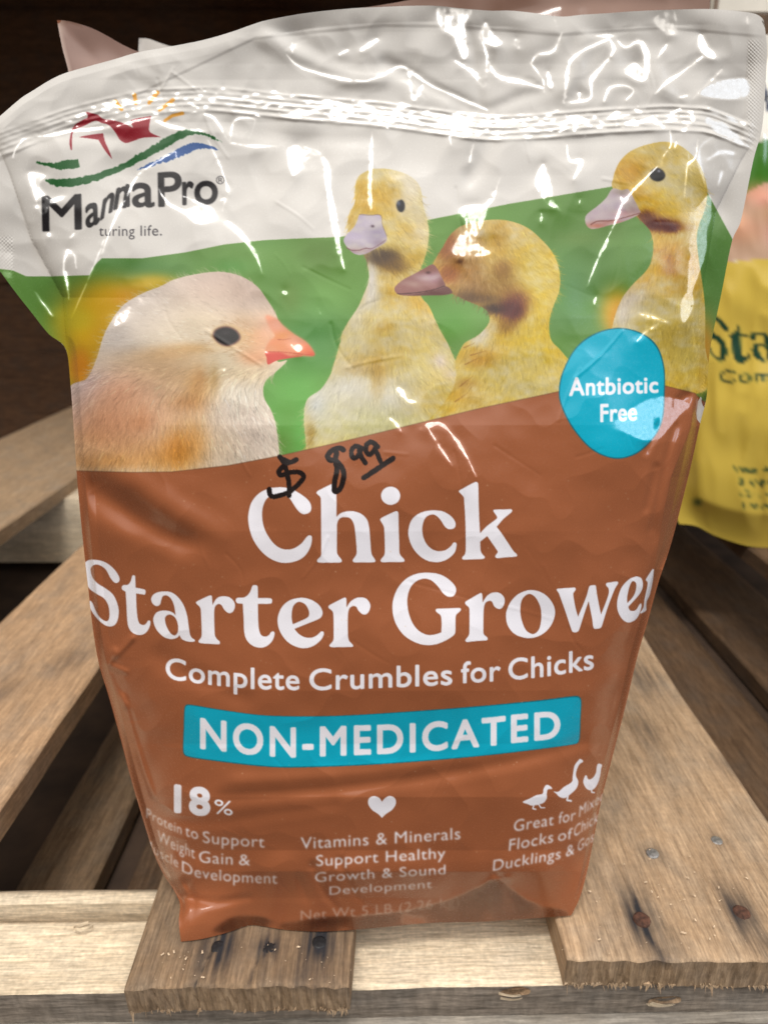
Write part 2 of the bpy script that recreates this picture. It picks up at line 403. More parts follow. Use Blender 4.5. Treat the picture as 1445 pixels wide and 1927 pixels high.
for x, y, rx, ry, c, a in [(300,600,120,50,(196,182,192),.8),(200,700,70,40,(198,178,184),.8),(470,690,90,24,(196,150,146),.8),(180,790,80,18,(186,112,86),.85),(330,760,120,14,(178,118,104),.8),(500,640,40,50,(160,120,120),.6),(420,500,60,20,(150,130,100),.5)]:
    X, Y = z(x, y); C.blob(X, Y, rx/4.516, ry/4.516, c, a, clip=C.full([bill]))
C.line(Z(4.516,1080,250,[(140,780),(200,750),(320,745),(480,705),(560,680)]), 2.2, 1.2, (120, 66, 52), .85, smooth=True)
X, Y = z(700, 355); C.blob(X, Y, 14, 13, (198, 186, 150), .8); C.poly([Z(4.516,1080,250,[(640,360),(660,318),(710,298),(755,325),(772,365),(750,400),(705,412),(660,395)])], (14, 14, 18), blur=1)
C.blob(*z(718, 325), 2.2, 1.8, (150, 150, 160), .9)

# ---- duckling facing front
d1 = Z(3.4425, 560, 300, [(372,190),(390,120),(430,85),(500,60),(600,65),(700,95),(770,145),(800,210),(812,300),(835,380),(850,470),(838,580),(815,660),(785,730),(770,790),(800,890),(850,950),(890,1040),(925,1110),(965,1180),(1005,1270),(1060,1400),(1090,1560),(1100,1900),
      (40,2000),(55,1860),(42,1700),(60,1560),(150,1490),(215,1390),(245,1290),(275,1200),(288,1130),(330,1050),(390,960),(430,870),(462,780),(455,690),(425,610),(330,470),(325,400),(340,340),(370,290)])
M = picture('duckling_picture', 'printed duckling facing forward in the middle of the photo', d1, (212, 192, 108))
z = lambda x, y: (x / 3.4425 + 560, y / 3.4425 + 300)
for x, y, rx, ry, c, a in [(440,250,90,130,(200,160,44),.95),(600,250,90,100,(196,156,44),.9),(600,110,170,40,(210,196,150),.9),(740,180,70,110,(216,204,178),.95),(770,480,70,120,(218,206,180),.95),(690,470,70,70,(200,166,70),.8),(610,420,50,60,(210,186,110),.7),
      (350,400,24,60,(190,150,50),.9),(660,640,110,60,(196,164,60),.8),(560,640,110,46,(92,70,40),.9),(600,700,90,44,(128,98,44),.8),(520,610,60,26,(70,52,36),.8),(760,620,50,50,(208,180,80),.7),
      (620,860,140,110,(206,164,48),.9),(760,960,110,60,(212,164,52),.8),(480,900,50,120,(206,200,190),.95),(400,1020,60,60,(210,206,200),.95),(480,760,24,80,(210,204,196),.9),
      (560,1010,130,60,(214,196,130),.8),(520,1110,120,80,(200,170,80),.7),(700,1010,80,40,(206,186,110),.8),(850,1080,60,60,(216,196,140),.8),(380,1160,90,90,(212,202,160),.8),(800,1180,150,90,(208,186,110),.7),
      (920,1310,40,40,(218,200,190),.9),(980,1400,40,30,(222,202,196),.9),(400,1320,110,60,(176,146,76),.7),(540,1400,90,150,(196,160,70),.75),(660,1260,60,60,(190,160,70),.6),
      (330,1480,160,90,(212,208,196),.95),(130,1600,70,110,(200,204,206),.95),(600,1560,110,90,(206,204,194),.9),(780,1500,130,100,(206,200,176),.9),(400,1650,200,90,(200,196,170),.85),(920,1560,130,90,(206,172,66),.85),
      (500,1730,260,70,(176,172,110),.8),(90,1780,24,70,(160,130,50),.9),(900,1450,90,60,(210,188,110),.7)]:
    X, Y = z(x, y); C.blob(X, Y, rx/3.4425, ry/3.4425, c, a, clip=M)
for x, y, rx, ry, c, a in [(560,640,80,38,(78,58,36),.95),(630,680,70,40,(122,92,44),.7),(740,640,60,40,(196,160,60),.6),(430,230,50,100,(192,150,36),.7),(590,230,60,90,(190,150,40),.6),(560,1080,60,26,(182,146,56),.6),(520,1400,40,110,(176,138,52),.6),(380,1360,90,30,(170,138,70),.6)]:
    X, Y = z(x, y); C.blob(X, Y, rx/3.4425, ry/3.4425, c, a, clip=M, p=3)
C.fur(M, 5200, lambda x, y: ((x - 690) * .006, .5) if y < 520 else ((x - 720) * .006, 1), 15, 1.3, .13, .55)
bill = Z(3.4425, 560, 300, [(405,356),(470,360),(535,362),(548,420),(577,495),(570,535),(500,580),(430,615),(370,612),(322,570),(298,525),(318,488),(362,442),(385,400)])
C.poly([bill], (176, 164, 182), pid=len(PARTS)); q = C.full([bill])
for x, y, rx, ry, c, a in [(470,400,60,40,(188,176,196),.8),(380,520,60,40,(192,180,196),.8),(520,500,40,60,(158,146,166),.7),(400,590,80,14,(160,118,118),.7),(540,545,40,20,(150,130,140),.7)]:
    X, Y = z(x, y); C.blob(X, Y, rx/3.4425, ry/3.4425, c, a, clip=q)
C.line(Z(3.4425,560,300,[(318,572),(350,588),(400,588),(440,575),(480,578),(540,545),(572,520)]), 2.0, 1.2, (122, 82, 84), .85, smooth=True)
C.line(Z(3.4425,560,300,[(402,356),(470,362),(538,362),(550,425),(578,498)]), 2.2, 1.6, (120, 96, 60), .5, smooth=True)
C.blob(*z(486, 433), 2.8, 2.0, (86, 66, 74), .95)
C.blob(*z(668, 302), 11, 14, (220, 210, 190), .7); C.poly([Z(3.4425,560,300,[(640,300),(650,272),(675,262),(692,285),(692,320),(678,340),(655,335)])], (16, 18, 26), blur=.8)
C.blob(*z(655, 285), 2.4, 3.2, (110, 120, 140), .8)

# ---- duckling looking left
d2 = Z(4.129, 730, 400, [(350,420),(375,350),(420,280),(475,185),(560,110),(700,68),(850,55),(980,75),(1100,130),(1200,220),(1262,290),(1312,385),(1335,500),(1328,610),(1290,710),(1258,810),(1250,920),(1272,1000),(1330,1060),(1390,1130),(1450,1190),(1500,1300),(1520,1700),(300,1700),(420,1500),
      (500,1380),(530,1260),(525,1160),(562,1065),(600,1010),(690,960),(755,900),(788,840),(770,765),(700,722),(620,690),(550,655),(480,625),(420,600)])
M = picture('duckling_picture', 'printed duckling with its bill pointing left and a dark cheek', d2, (206, 176, 62))
z = lambda x, y: (x / 4.129 + 730, y / 4.129 + 400)
for x, y, rx, ry, c, a in [(480,260,110,110,(150,92,44),.9),(640,200,110,140,(190,160,120),.8),(640,440,150,160,(178,134,80),.9),(480,470,60,60,(164,102,48),.95),(720,580,160,70,(164,124,74),.9),(620,640,120,40,(120,92,60),.85),
      (900,110,180,50,(208,188,140),.95),(1040,220,120,90,(206,182,120),.9),(850,220,60,120,(186,146,50),.9),(980,380,120,110,(196,164,70),.8),(1180,330,100,130,(204,172,54),.85),(1150,560,120,170,(206,178,60),.8),
      (900,560,90,70,(158,120,56),.8),(840,740,90,34,(66,44,34),.85),(960,760,80,80,(92,36,32),.95),(1010,680,60,50,(116,58,38),.8),(930,880,70,60,(146,104,40),.7),(560,380,26,16,(70,40,30),.7),(900,430,60,60,(150,112,48),.6),
      (860,960,90,90,(200,160,44),.8),(1080,900,150,120,(206,176,50),.8),(740,930,60,60,(214,204,184),.95),(700,990,60,30,(216,206,180),.9),(760,1080,130,40,(196,150,54),.8),(1150,1080,160,100,(212,180,44),.85),
      (980,1200,160,120,(208,186,106),.85),(640,1200,90,60,(206,180,90),.8),(720,1150,90,40,(180,130,44),.7),(1280,1200,110,90,(214,182,60),.85),(620,1330,70,30,(150,96,30),.7),(600,1440,150,80,(196,150,50),.8),(860,1360,160,90,(200,178,96),.8),
      (1150,1330,160,90,(202,182,100),.85),(480,1500,90,60,(204,168,50),.85)]:
    X, Y = z(x, y); C.blob(X, Y, rx/4.129, ry/4.129, c, a, clip=M)
for x, y, rx, ry, c, a in [(870,745,100,30,(58,38,30),.9),(970,755,75,70,(86,30,28),.95),(690,670,150,30,(104,78,52),.8),(470,480,60,50,(158,96,44),.9),(460,240,60,90,(142,84,38),.8),(880,440,60,60,(140,100,44),.6),(920,880,70,46,(138,96,34),.6),(880,180,50,90,(180,140,44),.6)]:
    X, Y = z(x, y); C.blob(X, Y, rx/4.129, ry/4.129, c, a, clip=M, p=3)
C.fur(M, 4600, lambda x, y: ((x - 900) * .004, .4) if y < 560 else ((x - 930) * .004 - .2, 1), 13, 1.3, .13, .55)
for p in [((560,1350),(660,1270)), ((640,1110),(760,1075)), ((600,1180),(700,1130)), ((520,1470),(620,1400)), ((590,1050),(680,1010))]:
    C.line(Z(4.129,730,400,list(p)), 2.4, .6, (140, 92, 34), .6)
bill = Z(4.129, 730, 400, [(50,598),(62,568),(120,520),(200,478),(280,435),(345,402),(385,440),(425,520),(445,568),(400,592),(300,618),(150,642),(75,632)])
lower = Z(4.129, 730, 400, [(80,630),(300,612),(440,570),(500,620),(440,640),(300,645),(150,646)])
C.poly([lower], (112, 74, 68), pid=len(PARTS)); C.poly([bill], (146, 100, 94), pid=len(PARTS)); q = C.full([bill])
for x, y, rx, ry, c, a in [(330,500,80,36,(172,140,152),.9),(200,560,80,24,(166,124,116),.8),(90,590,30,20,(150,104,96),.8),(300,440,70,26,(132,84,70),.8),(420,560,26,40,(110,70,64),.7)]:
    X, Y = z(x, y); C.blob(X, Y, rx/4.129, ry/4.129, c, a, clip=q)
C.line(Z(4.129,730,400,[(75,632),(200,625),(330,605),(440,570)]), 1.6, 1.4, (64, 36, 34), .9, smooth=True)
C.blob(*z(312, 466), 3.2, 1.8, (78, 44, 44), .95)

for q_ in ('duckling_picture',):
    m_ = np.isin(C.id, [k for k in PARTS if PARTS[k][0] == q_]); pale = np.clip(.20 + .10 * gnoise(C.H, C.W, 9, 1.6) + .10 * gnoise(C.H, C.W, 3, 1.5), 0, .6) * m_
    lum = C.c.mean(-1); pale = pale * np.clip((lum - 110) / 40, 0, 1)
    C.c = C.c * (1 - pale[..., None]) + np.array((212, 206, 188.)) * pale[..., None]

# ---- chick
ck = Z(2.89, 120, 490, [(35,690),(130,640),(185,520),(215,420),(260,330),(330,240),(430,180),(530,140),(600,105),(720,75),(850,62),(960,85),(1050,140),(1110,220),(1160,305),(1180,420),(1160,545),(1215,545),(1150,610),(1095,660),(1088,740),(1130,820),(1155,900),(1165,980),(1172,1060),(1160,1200),(20,1250),(-60,1000)])
M = picture('chick_picture', 'large pale fluffy chick printed in profile facing right', ck, (224, 208, 186))
z = lambda x, y: (x / 2.89 + 120, y / 2.89 + 490)
for x, y, rx, ry, c, a in [(850,150,200,80,(200,180,172),.9),(950,220,140,90,(196,176,164),.8),(480,280,170,120,(218,210,210),.95),(330,420,120,110,(216,208,206),.9),(700,260,140,60,(220,206,194),.8),(600,400,160,90,(226,212,188),.9),(780,330,120,50,(222,206,178),.8),
      (1000,330,100,50,(206,180,156),.8),(1060,420,80,40,(216,164,120),.85),(960,420,50,60,(206,178,130),.6),(700,480,90,24,(214,170,110),.75),(600,510,80,24,(214,168,112),.7),(800,570,160,60,(228,214,186),.9),(960,560,120,60,(226,212,186),.9),(1040,520,50,26,(222,168,124),.7),
      (430,570,160,60,(206,180,150),.8),(560,600,120,60,(210,178,140),.8),(640,680,90,50,(206,172,132),.7),(740,680,50,60,(206,156,92),.8),(680,770,70,40,(204,148,92),.8),(820,690,40,50,(196,160,96),.6),(1000,620,110,40,(220,196,160),.8),
      (100,780,100,120,(208,190,184),.95),(150,680,80,60,(206,190,190),.9),(330,740,120,90,(220,170,142),.85),(260,860,120,70,(214,160,126),.85),(450,800,120,70,(222,182,150),.7),(560,830,110,60,(226,186,150),.7),(420,880,60,34,(200,140,96),.6),
      (900,840,200,110,(222,206,190),.9),(1020,960,110,120,(218,202,188),.9),(820,1000,110,90,(220,196,168),.8),(620,1020,70,80,(202,142,64),.85),(720,960,50,90,(206,150,80),.6),(520,1060,110,50,(212,156,84),.8),(360,1000,130,60,(222,174,128),.8),(180,960,110,50,(210,156,110),.8),
      (240,1080,160,40,(216,166,108),.85),(120,1060,70,70,(214,172,132),.8),(980,720,90,40,(224,214,196),.8)]:
    X, Y = z(x, y); C.blob(X, Y, rx/2.89, ry/2.89, c, a, clip=M)
def chick_flow(x, y):
    dx, dy = x - 545, y - 655; l = math.hypot(dx, dy); w = min(1, max(0, (y - 690) / 80))
    f = ((x - 330) * .003, 1); return (dx / l * (1 - w) + f[0] * w, dy / l * (1 - w) + f[1] * w)
for x, y, rx, ry, c, a in [(690,480,110,18,(206,156,92),.6),(740,700,40,60,(196,140,72),.7),(660,770,70,30,(198,138,80),.7),(620,1000,50,80,(192,124,44),.75),(280,880,130,60,(206,146,108),.7),(430,850,40,40,(190,132,90),.6),(240,1090,160,30,(204,146,84),.7),(360,720,100,60,(212,158,126),.6),(520,1000,80,30,(206,150,92),.6),(1050,420,60,30,(206,150,100),.7),(1040,530,50,22,(212,150,104),.7),(940,180,160,50,(190,168,156),.6)]:
    X, Y = z(x, y); C.blob(X, Y, rx/2.6, ry/2.6, c, a * .55, clip=M, p=2)
C.fur(M, 5200, chick_flow, 14, 1.2, .10, .5); C.fur(M * (np.arange(C.H)[:, None] + C.oy > 690), 3600, chick_flow, 22, 1.5, .13, .6)
for q_, k_, sat in (('chick_picture', 1.12, 1.04), ('duckling_picture', 1.04, 1.0)):
    m_ = boxblur(np.isin(C.id, [k for k in PARTS if PARTS[k][0] == q_]).astype(float), 1)[..., None]; mean = (C.c * m_).sum((0, 1)) / m_.sum()
    d_ = C.c - mean; g_ = d_.mean(-1, keepdims=True); e_ = C.c.mean(-1, keepdims=True); new = np.clip(mean + g_ * k_ + (d_ - g_) * k_ , 0, 250); l_ = new.mean(-1, keepdims=True); new = np.clip(l_ + (new - l_) * sat - 6, 0, 250)
    C.c = C.c * (1 - m_) + new * m_
for x, y, rx, ry, c, a in [(300,880,230,130,(204,152,118),.42),(1060,440,70,60,(224,168,128),.75),(1110,370,40,50,(228,174,146),.8),(1060,520,60,34,(222,164,126),.7),(990,420,40,60,(206,172,126),.55),(1000,350,60,20,(190,158,130),.6),(480,300,170,110,(222,212,204),.55),(860,170,190,70,(208,184,168),.6),(650,330,260,150,(234,212,182),.35),
        (560,520,150,30,(208,164,112),.4),(600,640,120,60,(206,170,134),.4),(820,640,16,50,(176,140,84),.5),(740,640,20,50,(196,150,104),.5)]:
    X, Y = z(x, y); C.blob(X, Y, rx/2.89, ry/2.89, c, a, clip=M)
C.fur(M, 2600, chick_flow, 9, 1.0, .13, .55)
for k_ in range(150):                                               # short dark and light down around the eye, chin and neck
    a = rng.uniform(0, 6.28); X, Y = z(900 + math.cos(a) * rng.uniform(85, 150), 415 + math.sin(a) * rng.uniform(65, 110)); d = chick_flow(X, Y)
    C.line([(X, Y), (X + d[0] * 6, Y + d[1] * 6)], 1.0, .4, (170, 130, 90) if k_ % 2 else (236, 222, 198), .5)
bk_u = Z(2.89, 120, 490, [(1100,300),(1160,318),(1190,350),(1250,398),(1325,448),(1365,515),(1300,520),(1235,522),(1180,500),(1100,495),(1120,440),(1150,410),(1120,360)])
bk_l = Z(2.89, 120, 490, [(1100,500),(1170,495),(1240,500),(1300,518),(1240,530),(1160,545),(1112,566),(1104,530)])
C.poly([bk_l], (206, 78, 66), pid=len(PARTS)); C.poly([bk_u], (226, 146, 112), pid=len(PARTS), blur=2.0); q = C.full([bk_u])
for x, y, rx, ry, c, a in [(1190,410,40,20,(216,140,76),.9),(1160,350,40,30,(228,166,140),.8),(1310,480,40,22,(224,110,70),.9),(1350,510,24,12,(214,90,60),.9),(1180,470,60,22,(220,140,90),.8),(1260,440,40,30,(232,168,140),.8),(1120,480,30,14,(214,150,110),.7)]:
    X, Y = z(x, y); C.blob(X, Y, rx/2.89, ry/2.89, c, a, clip=q)
C.line(Z(2.89,120,490,[(1165,430),(1195,432),(1235,425)]), 2, 1, (176, 96, 64), .8)
C.line(Z(2.89,120,490,[(1100,497),(1180,498),(1260,506),(1360,516)]), 1.8, 1, (186, 72, 52), .8, smooth=True)
C.poly([Z(2.89,120,490,[(800,405),(825,365),(890,345),(950,370),(975,415),(950,455),(895,478),(835,462)])], (206, 176, 128), .7, blur=1.5)
C.poly([Z(2.89,120,490,[(810,408),(830,372),(885,357),(940,378),(964,418),(940,450),(890,468),(840,450)])], (118, 84, 74), .95, blur=.8)
C.poly([Z(2.89,120,490,[(819,408),(838,378),(885,366),(932,384),(953,418),(932,444),(890,460),(845,444)])], (22, 20, 22), blur=.8)
C.blob(*z(880, 392), 9, 4, (52, 48, 50), .8)

C.c[np.isin(C.id, [k for k in PARTS if PARTS[k][0] in ('photo_band',)])] *= .90
C.c[np.isin(C.id, [k for k in PARTS if PARTS[k][0] == 'duckling_picture'])] *= .96
C.c[C.id == [k for k in PARTS if PARTS[k][0] == 'chick_picture'][0]] *= .95
# ---- brown field
P_BROWN = part_id('brown_field', 0, 'brown printed lower half of the pouch')
brown = [p + (1,) for p in reversed(bot_edge)] + [(1520, 1840, 1), (-70, 1840, 1)]
C.poly([brown], BROWN, pid=P_BROWN, n=3)
bl = [p for p in reversed(bot_edge)]
C.line(bl, 2.2, 2.2, (96, 58, 36), .45)

# ---- badge and banner
P_BADGE = part_id('badge', 0, 'round teal badge printed at the right of the pouch')
C.poly([[(1163,617),(1205,626),(1235,650),(1249,690),(1250,740),(1246,790),(1228,826),(1195,855),(1155,863),(1113,846),(1077,806),(1056,765),(1051,735),(1059,697),(1084,653),(1120,627)]], (0, 104, 122), 1, pid=P_BADGE)
C.poly([[(1163,619),(1204,628),(1233,652),(1247,691),(1248,740),(1244,789),(1227,824),(1194,853),(1155,861),(1114,844),(1079,805),(1058,764),(1053,735),(1061,698),(1085,655),(1121,629)]], TEAL)
P_BT = part_id('lettering', P_BADGE)
C.text('Antbiotic', 1071, 1237, [(1060, 745), (1240, 738)], 34, INK, 1.9, pid=P_BT, cap1=29)
C.text('Free', 1130, 1197, [(1120, 794), (1200, 790)], 33, INK, 1.9, pid=P_BT)
P_BAN = part_id('banner', 0, 'teal banner printed across the lower pouch')
ban = [(348,1330,0),(356,1325.6,0),(420,1336,0),(500,1346,0),(606,1347.5,0),(713,1342.6,0),(873,1331,0),(1006,1318.6,0),(1083,1309.6,0),(1093,1316,0),(1092,1352,0),(1090,1391,0),(1083,1400,0),(979,1414.5,0),(873,1426,0),(713,1438.5,0),(580,1444,0),(500,1443,0),(393,1430.5,0),(352,1423.5,0),(345,1414.5,0),(346,1370,0)]
C.poly([ban], (0, 110, 126), pid=P_BAN)
cx, cy = 720, 1380
C.poly([[(cx + (p[0]-cx)*.9968, cy + (p[1]-cy)*.967) for p in ban]], (0, 166, 194))
P_BNT = part_id('lettering', P_BAN)
nb = [(375,1407),(486,1420),(545,1424),(596,1422),(724,1417),(793,1413),(865,1407),(931,1401),(969,1396),(1060,1387)]
C.text('NON-MEDICATED', 379, 1052, nb, 56, INK, 2.9, pid=P_BNT, cap1=50, track=1.2)

# ---- title
P_T = part_id('title_lettering', 0, 'large white serif product title')
def glyph(sc, ox, oy, *cont):
    # white letters keep the thin darker outline of the print
    cs = [crom(Z(sc, ox, oy, c)) for c in cont]
    r = C.cover(cs, pad=6)
    if r is None: return
    bx, by, m = r; C.put(bx, by, boxblur(m, 2), (120, 66, 42), .55); C.put(bx, by, m, INK, 1, P_T)
A = (4.516, 450, 800); B_ = (4.817, 700, 880); Cc = (4.516, 140, 1030); D = (4.817, 440, 1060); E_ = (4.817, 720, 1060); F_ = (4.817, 960, 1040)
glyph(*A, [(370,528),(450,545),(530,590),(590,640),(613,690),(605,735),(560,757),(520,745),(480,700),(430,625),(370,592),(300,590),(250,612),(215,660),(197,740),(205,840),(235,920),(290,1000),(350,1045),(410,1057),(470,1045),(530,1005),(570,955),(595,937),(617,945),(618,990),(600,1050),(560,1110),(500,1150),(420,1170),(340,1165),(250,1125),(170,1050),(110,950),(80,830),(82,740),(110,650),(170,580),(250,540),(310,530)])
glyph(*A, [(657,575),(670,558),(790,498),(810,490),(824,500),(828,640),(828,780,1),(870,745),(950,730),(1030,750),(1085,800),(1105,870),(1115,980),(1125,1090),(1150,1135),(1158,1155),(1145,1166),(1065,1167),(980,1166),(965,1155),(970,1138),(995,1100),(998,1050),(985,900),(970,830),(940,790),(900,782),(860,790),(835,830),(832,900),(832,1080),(845,1110),(870,1142),(872,1160),(855,1168),(765,1169),(678,1168),(663,1158),(668,1140),(695,1110),(698,1060),(695,640),(690,612),(662,585)])
glyph(*A, [(1287,522),(1345,545),(1369,600),(1345,655),(1287,678),(1229,655),(1205,600),(1229,545)])
glyph(*A, [(1198,802),(1213,786),(1320,735),(1342,732),(1353,748),(1355,850),(1360,1000),(1362,1080),(1375,1110),(1400,1138),(1404,1155),(1390,1163),(1300,1164),(1215,1164),(1201,1155),(1207,1138),(1232,1105),(1238,1060),(1232,880),(1222,848),(1202,815)])
glyph(*B_, [(575,387),(650,400),(715,440),(752,490),(755,530),(735,553),(695,558),(660,535),(620,475),(580,435),(545,425),(500,440),(470,480),(455,550),(465,630),(500,700),(555,745),(615,757),(670,745),(715,710),(738,680),(762,682),(765,710),(750,765),(710,810),(650,845),(580,857),(500,843),(425,795),(365,720),(332,630),(330,560),(355,480),(410,425),(490,393)])
glyph(*B_, [(785,213),(802,200),(920,136),(945,130),(961,145),(965,300),(970,450),(978,595,1),(1040,530),(1120,470),(1132,450),(1115,420),(1099,395),(1104,381),(1180,379),(1258,377),(1270,388),(1258,408),(1190,465),(1128,537,1),(1170,590),(1230,680),(1280,755),(1308,782),(1314,798),(1300,806),(1220,813),(1130,820),(1115,808),(1120,792),(1138,765),(1125,740),(1080,675),(1042,620,1),(1000,655),(980,670,1),(983,750),(1000,785),(1020,808),(1016,822),(1000,828),(915,832),(830,835),(815,826),(820,808),(840,785),(848,740),(845,500),(832,280),(825,260),(792,226)])
glyph(*Cc, [(170,105),(250,120),(320,165),(370,225),(387,270),(375,298),(345,300),(310,262),(270,190),(220,153),(180,147),(150,165),(142,200),(160,260),(205,310),(270,350),(330,400),(365,470),(380,540),(372,610),(350,655),(310,673),(260,660),(200,610),(155,550),(125,490),(118,462),(140,455),(160,480),(185,540),(215,590),(255,622),(285,625),(300,590),(298,530),(285,480),(250,430),(190,395),(130,350),(100,280),(88,200),(90,140),(120,110)])
glyph(*Cc, [(500,237),(518,243),(521,290),(523,342,1),(595,357),(608,372),(602,400),(580,400),(527,392,1),(530,500),(540,600),(555,645),(585,660),(610,650),(630,622),(648,630),(645,665),(620,715),(580,742),(530,742),(485,715),(460,670),(450,600),(445,500),(437,376,1),(412,362),(404,340),(420,320),(455,318),(480,290),(492,248)])
glyph(*Cc, [(760,375),(820,380),(880,420),(930,490),(960,580),(975,680),(985,740),(1000,768),(1024,785),(1022,800),(985,803),(945,795),(915,780),(895,747,1),(870,770),(820,780),(760,760),(700,700),(672,620),(690,565),(730,540),(790,538),(840,555),(862,580,1),(850,500),(825,440),(790,410),(755,415),(740,450),(730,485),(700,500),(665,475),(655,435),(675,400),(715,380)],
      list(reversed([(820,572),(860,600),(882,660),(880,720),(855,748),(820,730),(785,670),(772,610),(785,580)])))
glyph(*Cc, [(1035,468),(1050,455),(1140,413),(1163,408),(1171,420),(1175,490,1),(1210,435),(1260,415),(1320,425),(1360,465),(1365,510),(1345,550),(1310,558),(1275,530),(1250,490),(1220,483),(1195,510),(1190,580),(1195,740),(1210,775),(1236,800),(1236,820),(1215,824),(1140,820),(1070,814),(1056,803),(1060,790),(1080,760),(1083,700),(1075,530),(1065,505),(1040,480)])
glyph(*D, [(190,197),(212,202),(219,225),(220,315,1),(330,316),(347,328),(346,355),(330,367),(220,368,1),(222,500),(230,600),(250,650),(285,665),(320,650),(340,622),(365,620),(370,650),(345,710),(290,755),(225,765),(160,740),(115,690),(95,620),(90,500),(82,366,1),(35,362),(20,345),(22,322),(40,312),(90,310),(130,285),(155,245),(170,205)])
glyph(*D, [(620,312),(700,330),(770,375),(803,430),(800,475),(770,505),(660,550),(550,595,1),(590,640),(640,668),(700,675),(750,655),(790,620),(812,620),(815,650),(785,700),(720,750),(640,770),(560,755),(480,705),(420,620),(397,530),(410,450),(450,380),(520,330)],
      list(reversed([(600,350),(650,375),(680,430),(680,475),(655,500),(600,525),(535,553,1),(525,480),(535,400),(565,360)])))
glyph(*D, [(858,390),(875,375),(985,318),(1008,310),(1020,322),(1022,400,1),(1060,345),(1120,312),(1190,315),(1232,360),(1235,410),(1210,455),(1170,463),(1130,430),(1110,395),(1080,388),(1048,410),(1035,470),(1035,650),(1045,700),(1076,735),(1083,750),(1070,758),(975,760),(885,760),(867,750),(872,735),(900,700),(905,650),(902,460),(890,430),(862,408)])
glyph(*E_, [(430,85),(530,105),(610,155),(660,215),(662,265),(635,300),(590,302),(545,270),(500,210),(440,155),(375,140),(310,160),(255,215),(225,310),(230,420),(265,530),(320,605),(390,645),(450,650),(530,628,1),(533,560),(530,495),(520,468),(490,445),(479,425),(492,412),(600,408),(695,405),(709,416),(700,435),(668,465),(660,500),(658,620),(640,655),(570,700),(480,735),(390,742),(290,715),(190,650),(120,550),(90,440),(95,330),(140,220),(220,135),(320,92)])
glyph(*E_, [(748,350),(765,338),(870,277),(892,270),(902,285),(905,355,1),(945,295),(1000,265),(1060,270),(1100,310),(1103,360),(1080,405),(1045,413),(1010,390),(990,350),(965,340),(930,360),(915,420),(912,580),(915,640),(945,670),(951,688),(938,698),(850,705),(765,713),(748,705),(752,690),(780,650),(785,600),(785,420),(775,395),(750,372)])
glyph(*F_, [(190,338),(290,365),(360,425),(402,510),(395,600),(350,685),(280,745),(190,775),(100,765),(24,726),(-26,656),(-40,578),(-31,516),(9,436),(84,368)],
      list(reversed([(180,375),(230,410),(270,490),(280,580),(265,680),(230,728),(190,735),(140,700),(105,620),(90,530),(100,440),(135,390)])))
glyph(*F_, [(418,338),(430,327),(505,321),(580,316),(592,330),(585,347),(570,370),(575,420),(590,500),(612,580,1),(655,480),(690,390),(705,335),(716,304),(740,296),(768,295),(776,312),(785,380),(820,560,1),(860,460),(890,370),(888,325),(868,300),(866,282),(880,272),(925,266),(968,262),(975,280),(945,330),(880,500),(828,665),(810,686),(765,690),(750,675),(740,600),(708,440,1),(670,550),(622,700),(602,720),(568,720),(553,700),(500,540),(450,400),(438,368)])
glyph(*F_, [(1150,217),(1185,232),(1200,280),(1190,340),(1150,400),(1068,490,1),(1080,520),(1110,530),(1140,515),(1165,475),(1182,460),(1188,480),(1170,550),(1130,610),(1070,633),(1020,610),(980,550),(965,480),(975,400),(1010,310),(1070,245),(1115,222)],
      list(reversed([(1115,258),(1138,280),(1135,340),(1110,400),(1058,458,1),(1058,400),(1075,320),(1095,270)])))
glyph(*F_, [(1225,245),(1285,150,1),(1300,150,1),(1290,250),(1262,380),(1235,440),(1230,490),(1228,525),(1180,552),(1175,545),(1205,495),(1215,420),(1240,300),(1240,265)])

# ---- smaller lettering
P_S = part_id('subtitle_lettering', 0, 'white sans subtitle below the title')
sb = [(305,1275),(330,1279),(364,1284),(402,1289),(448,1293),(472,1296),(562,1298),(605,1298),(672,1296),(715,1294),(785,1291),(849,1288),(875,1285),(927,1281.6),(977,1277.6),(1024,1273),(1078,1264.6),(1120,1258)]
for w, a, b in [('Complete', 313, 563), ('Crumbles', 583, 850), ('for', 868, 941), ('Chicks', 957, 1116)]:
    C.text(w, a, b, sb, 40, INK, 1.5, pid=P_S)
P_F = part_id('feature_text', 0, 'white protein feature text at lower left of the pouch')
C.text('18', 331, 393, [(325,1526),(395,1534)], 49, INK, 3.9, pid=P_F)
C.text('%', 404, 438, [(400,1530),(440,1535)], 27, INK, .9, pid=P_F)
b1 = [(272,1537),(289,1545),(315,1559),(341,1570),(372,1580),(385,1586),(420,1590),(499,1595)]
for w, a, b, h in [('Protein', 276, 342, 19), ('to', 349, 373, 21), ('Support', 382, 498, 22)]: C.text(w, a, b, b1, h, INK, .55, pid=P_F, soft=1, alpha=.95)
b2 = [(295,1582),(330,1600),(366,1615.7),(378,1623),(430,1627),(470,1628.6)]
for w, a, b, h in [('Weight', 297, 367, 22), ('Gain', 375, 438, 22), ('&', 450, 471, 21)]: C.text(w, a, b, b2, h, INK, .55, pid=P_F, soft=1, alpha=.95)
b3 = [(280,1599),(306,1617),(336,1633),(345,1641),(364,1650),(400,1656),(460,1661),(522,1663)]
C.text('Muscle', 272, 336, b3, 19, INK, .5, pid=P_F, soft=1, alpha=.9); C.text('Development', 343, 522, b3, 21, INK, .55, pid=P_F, soft=1, alpha=.95)
P_F2 = part_id('feature_text', 0, 'white vitamin feature text below the heart')
C.text('Vitamins & Minerals', 566, 866, [(566,1598),(719,1589),(866,1579)], 22.5, INK, .6, pid=P_F2, soft=1)
C.text('Support Healthy', 595, 838, [(596,1630),(838,1615)], 21, INK, .6, pid=P_F2, soft=1)
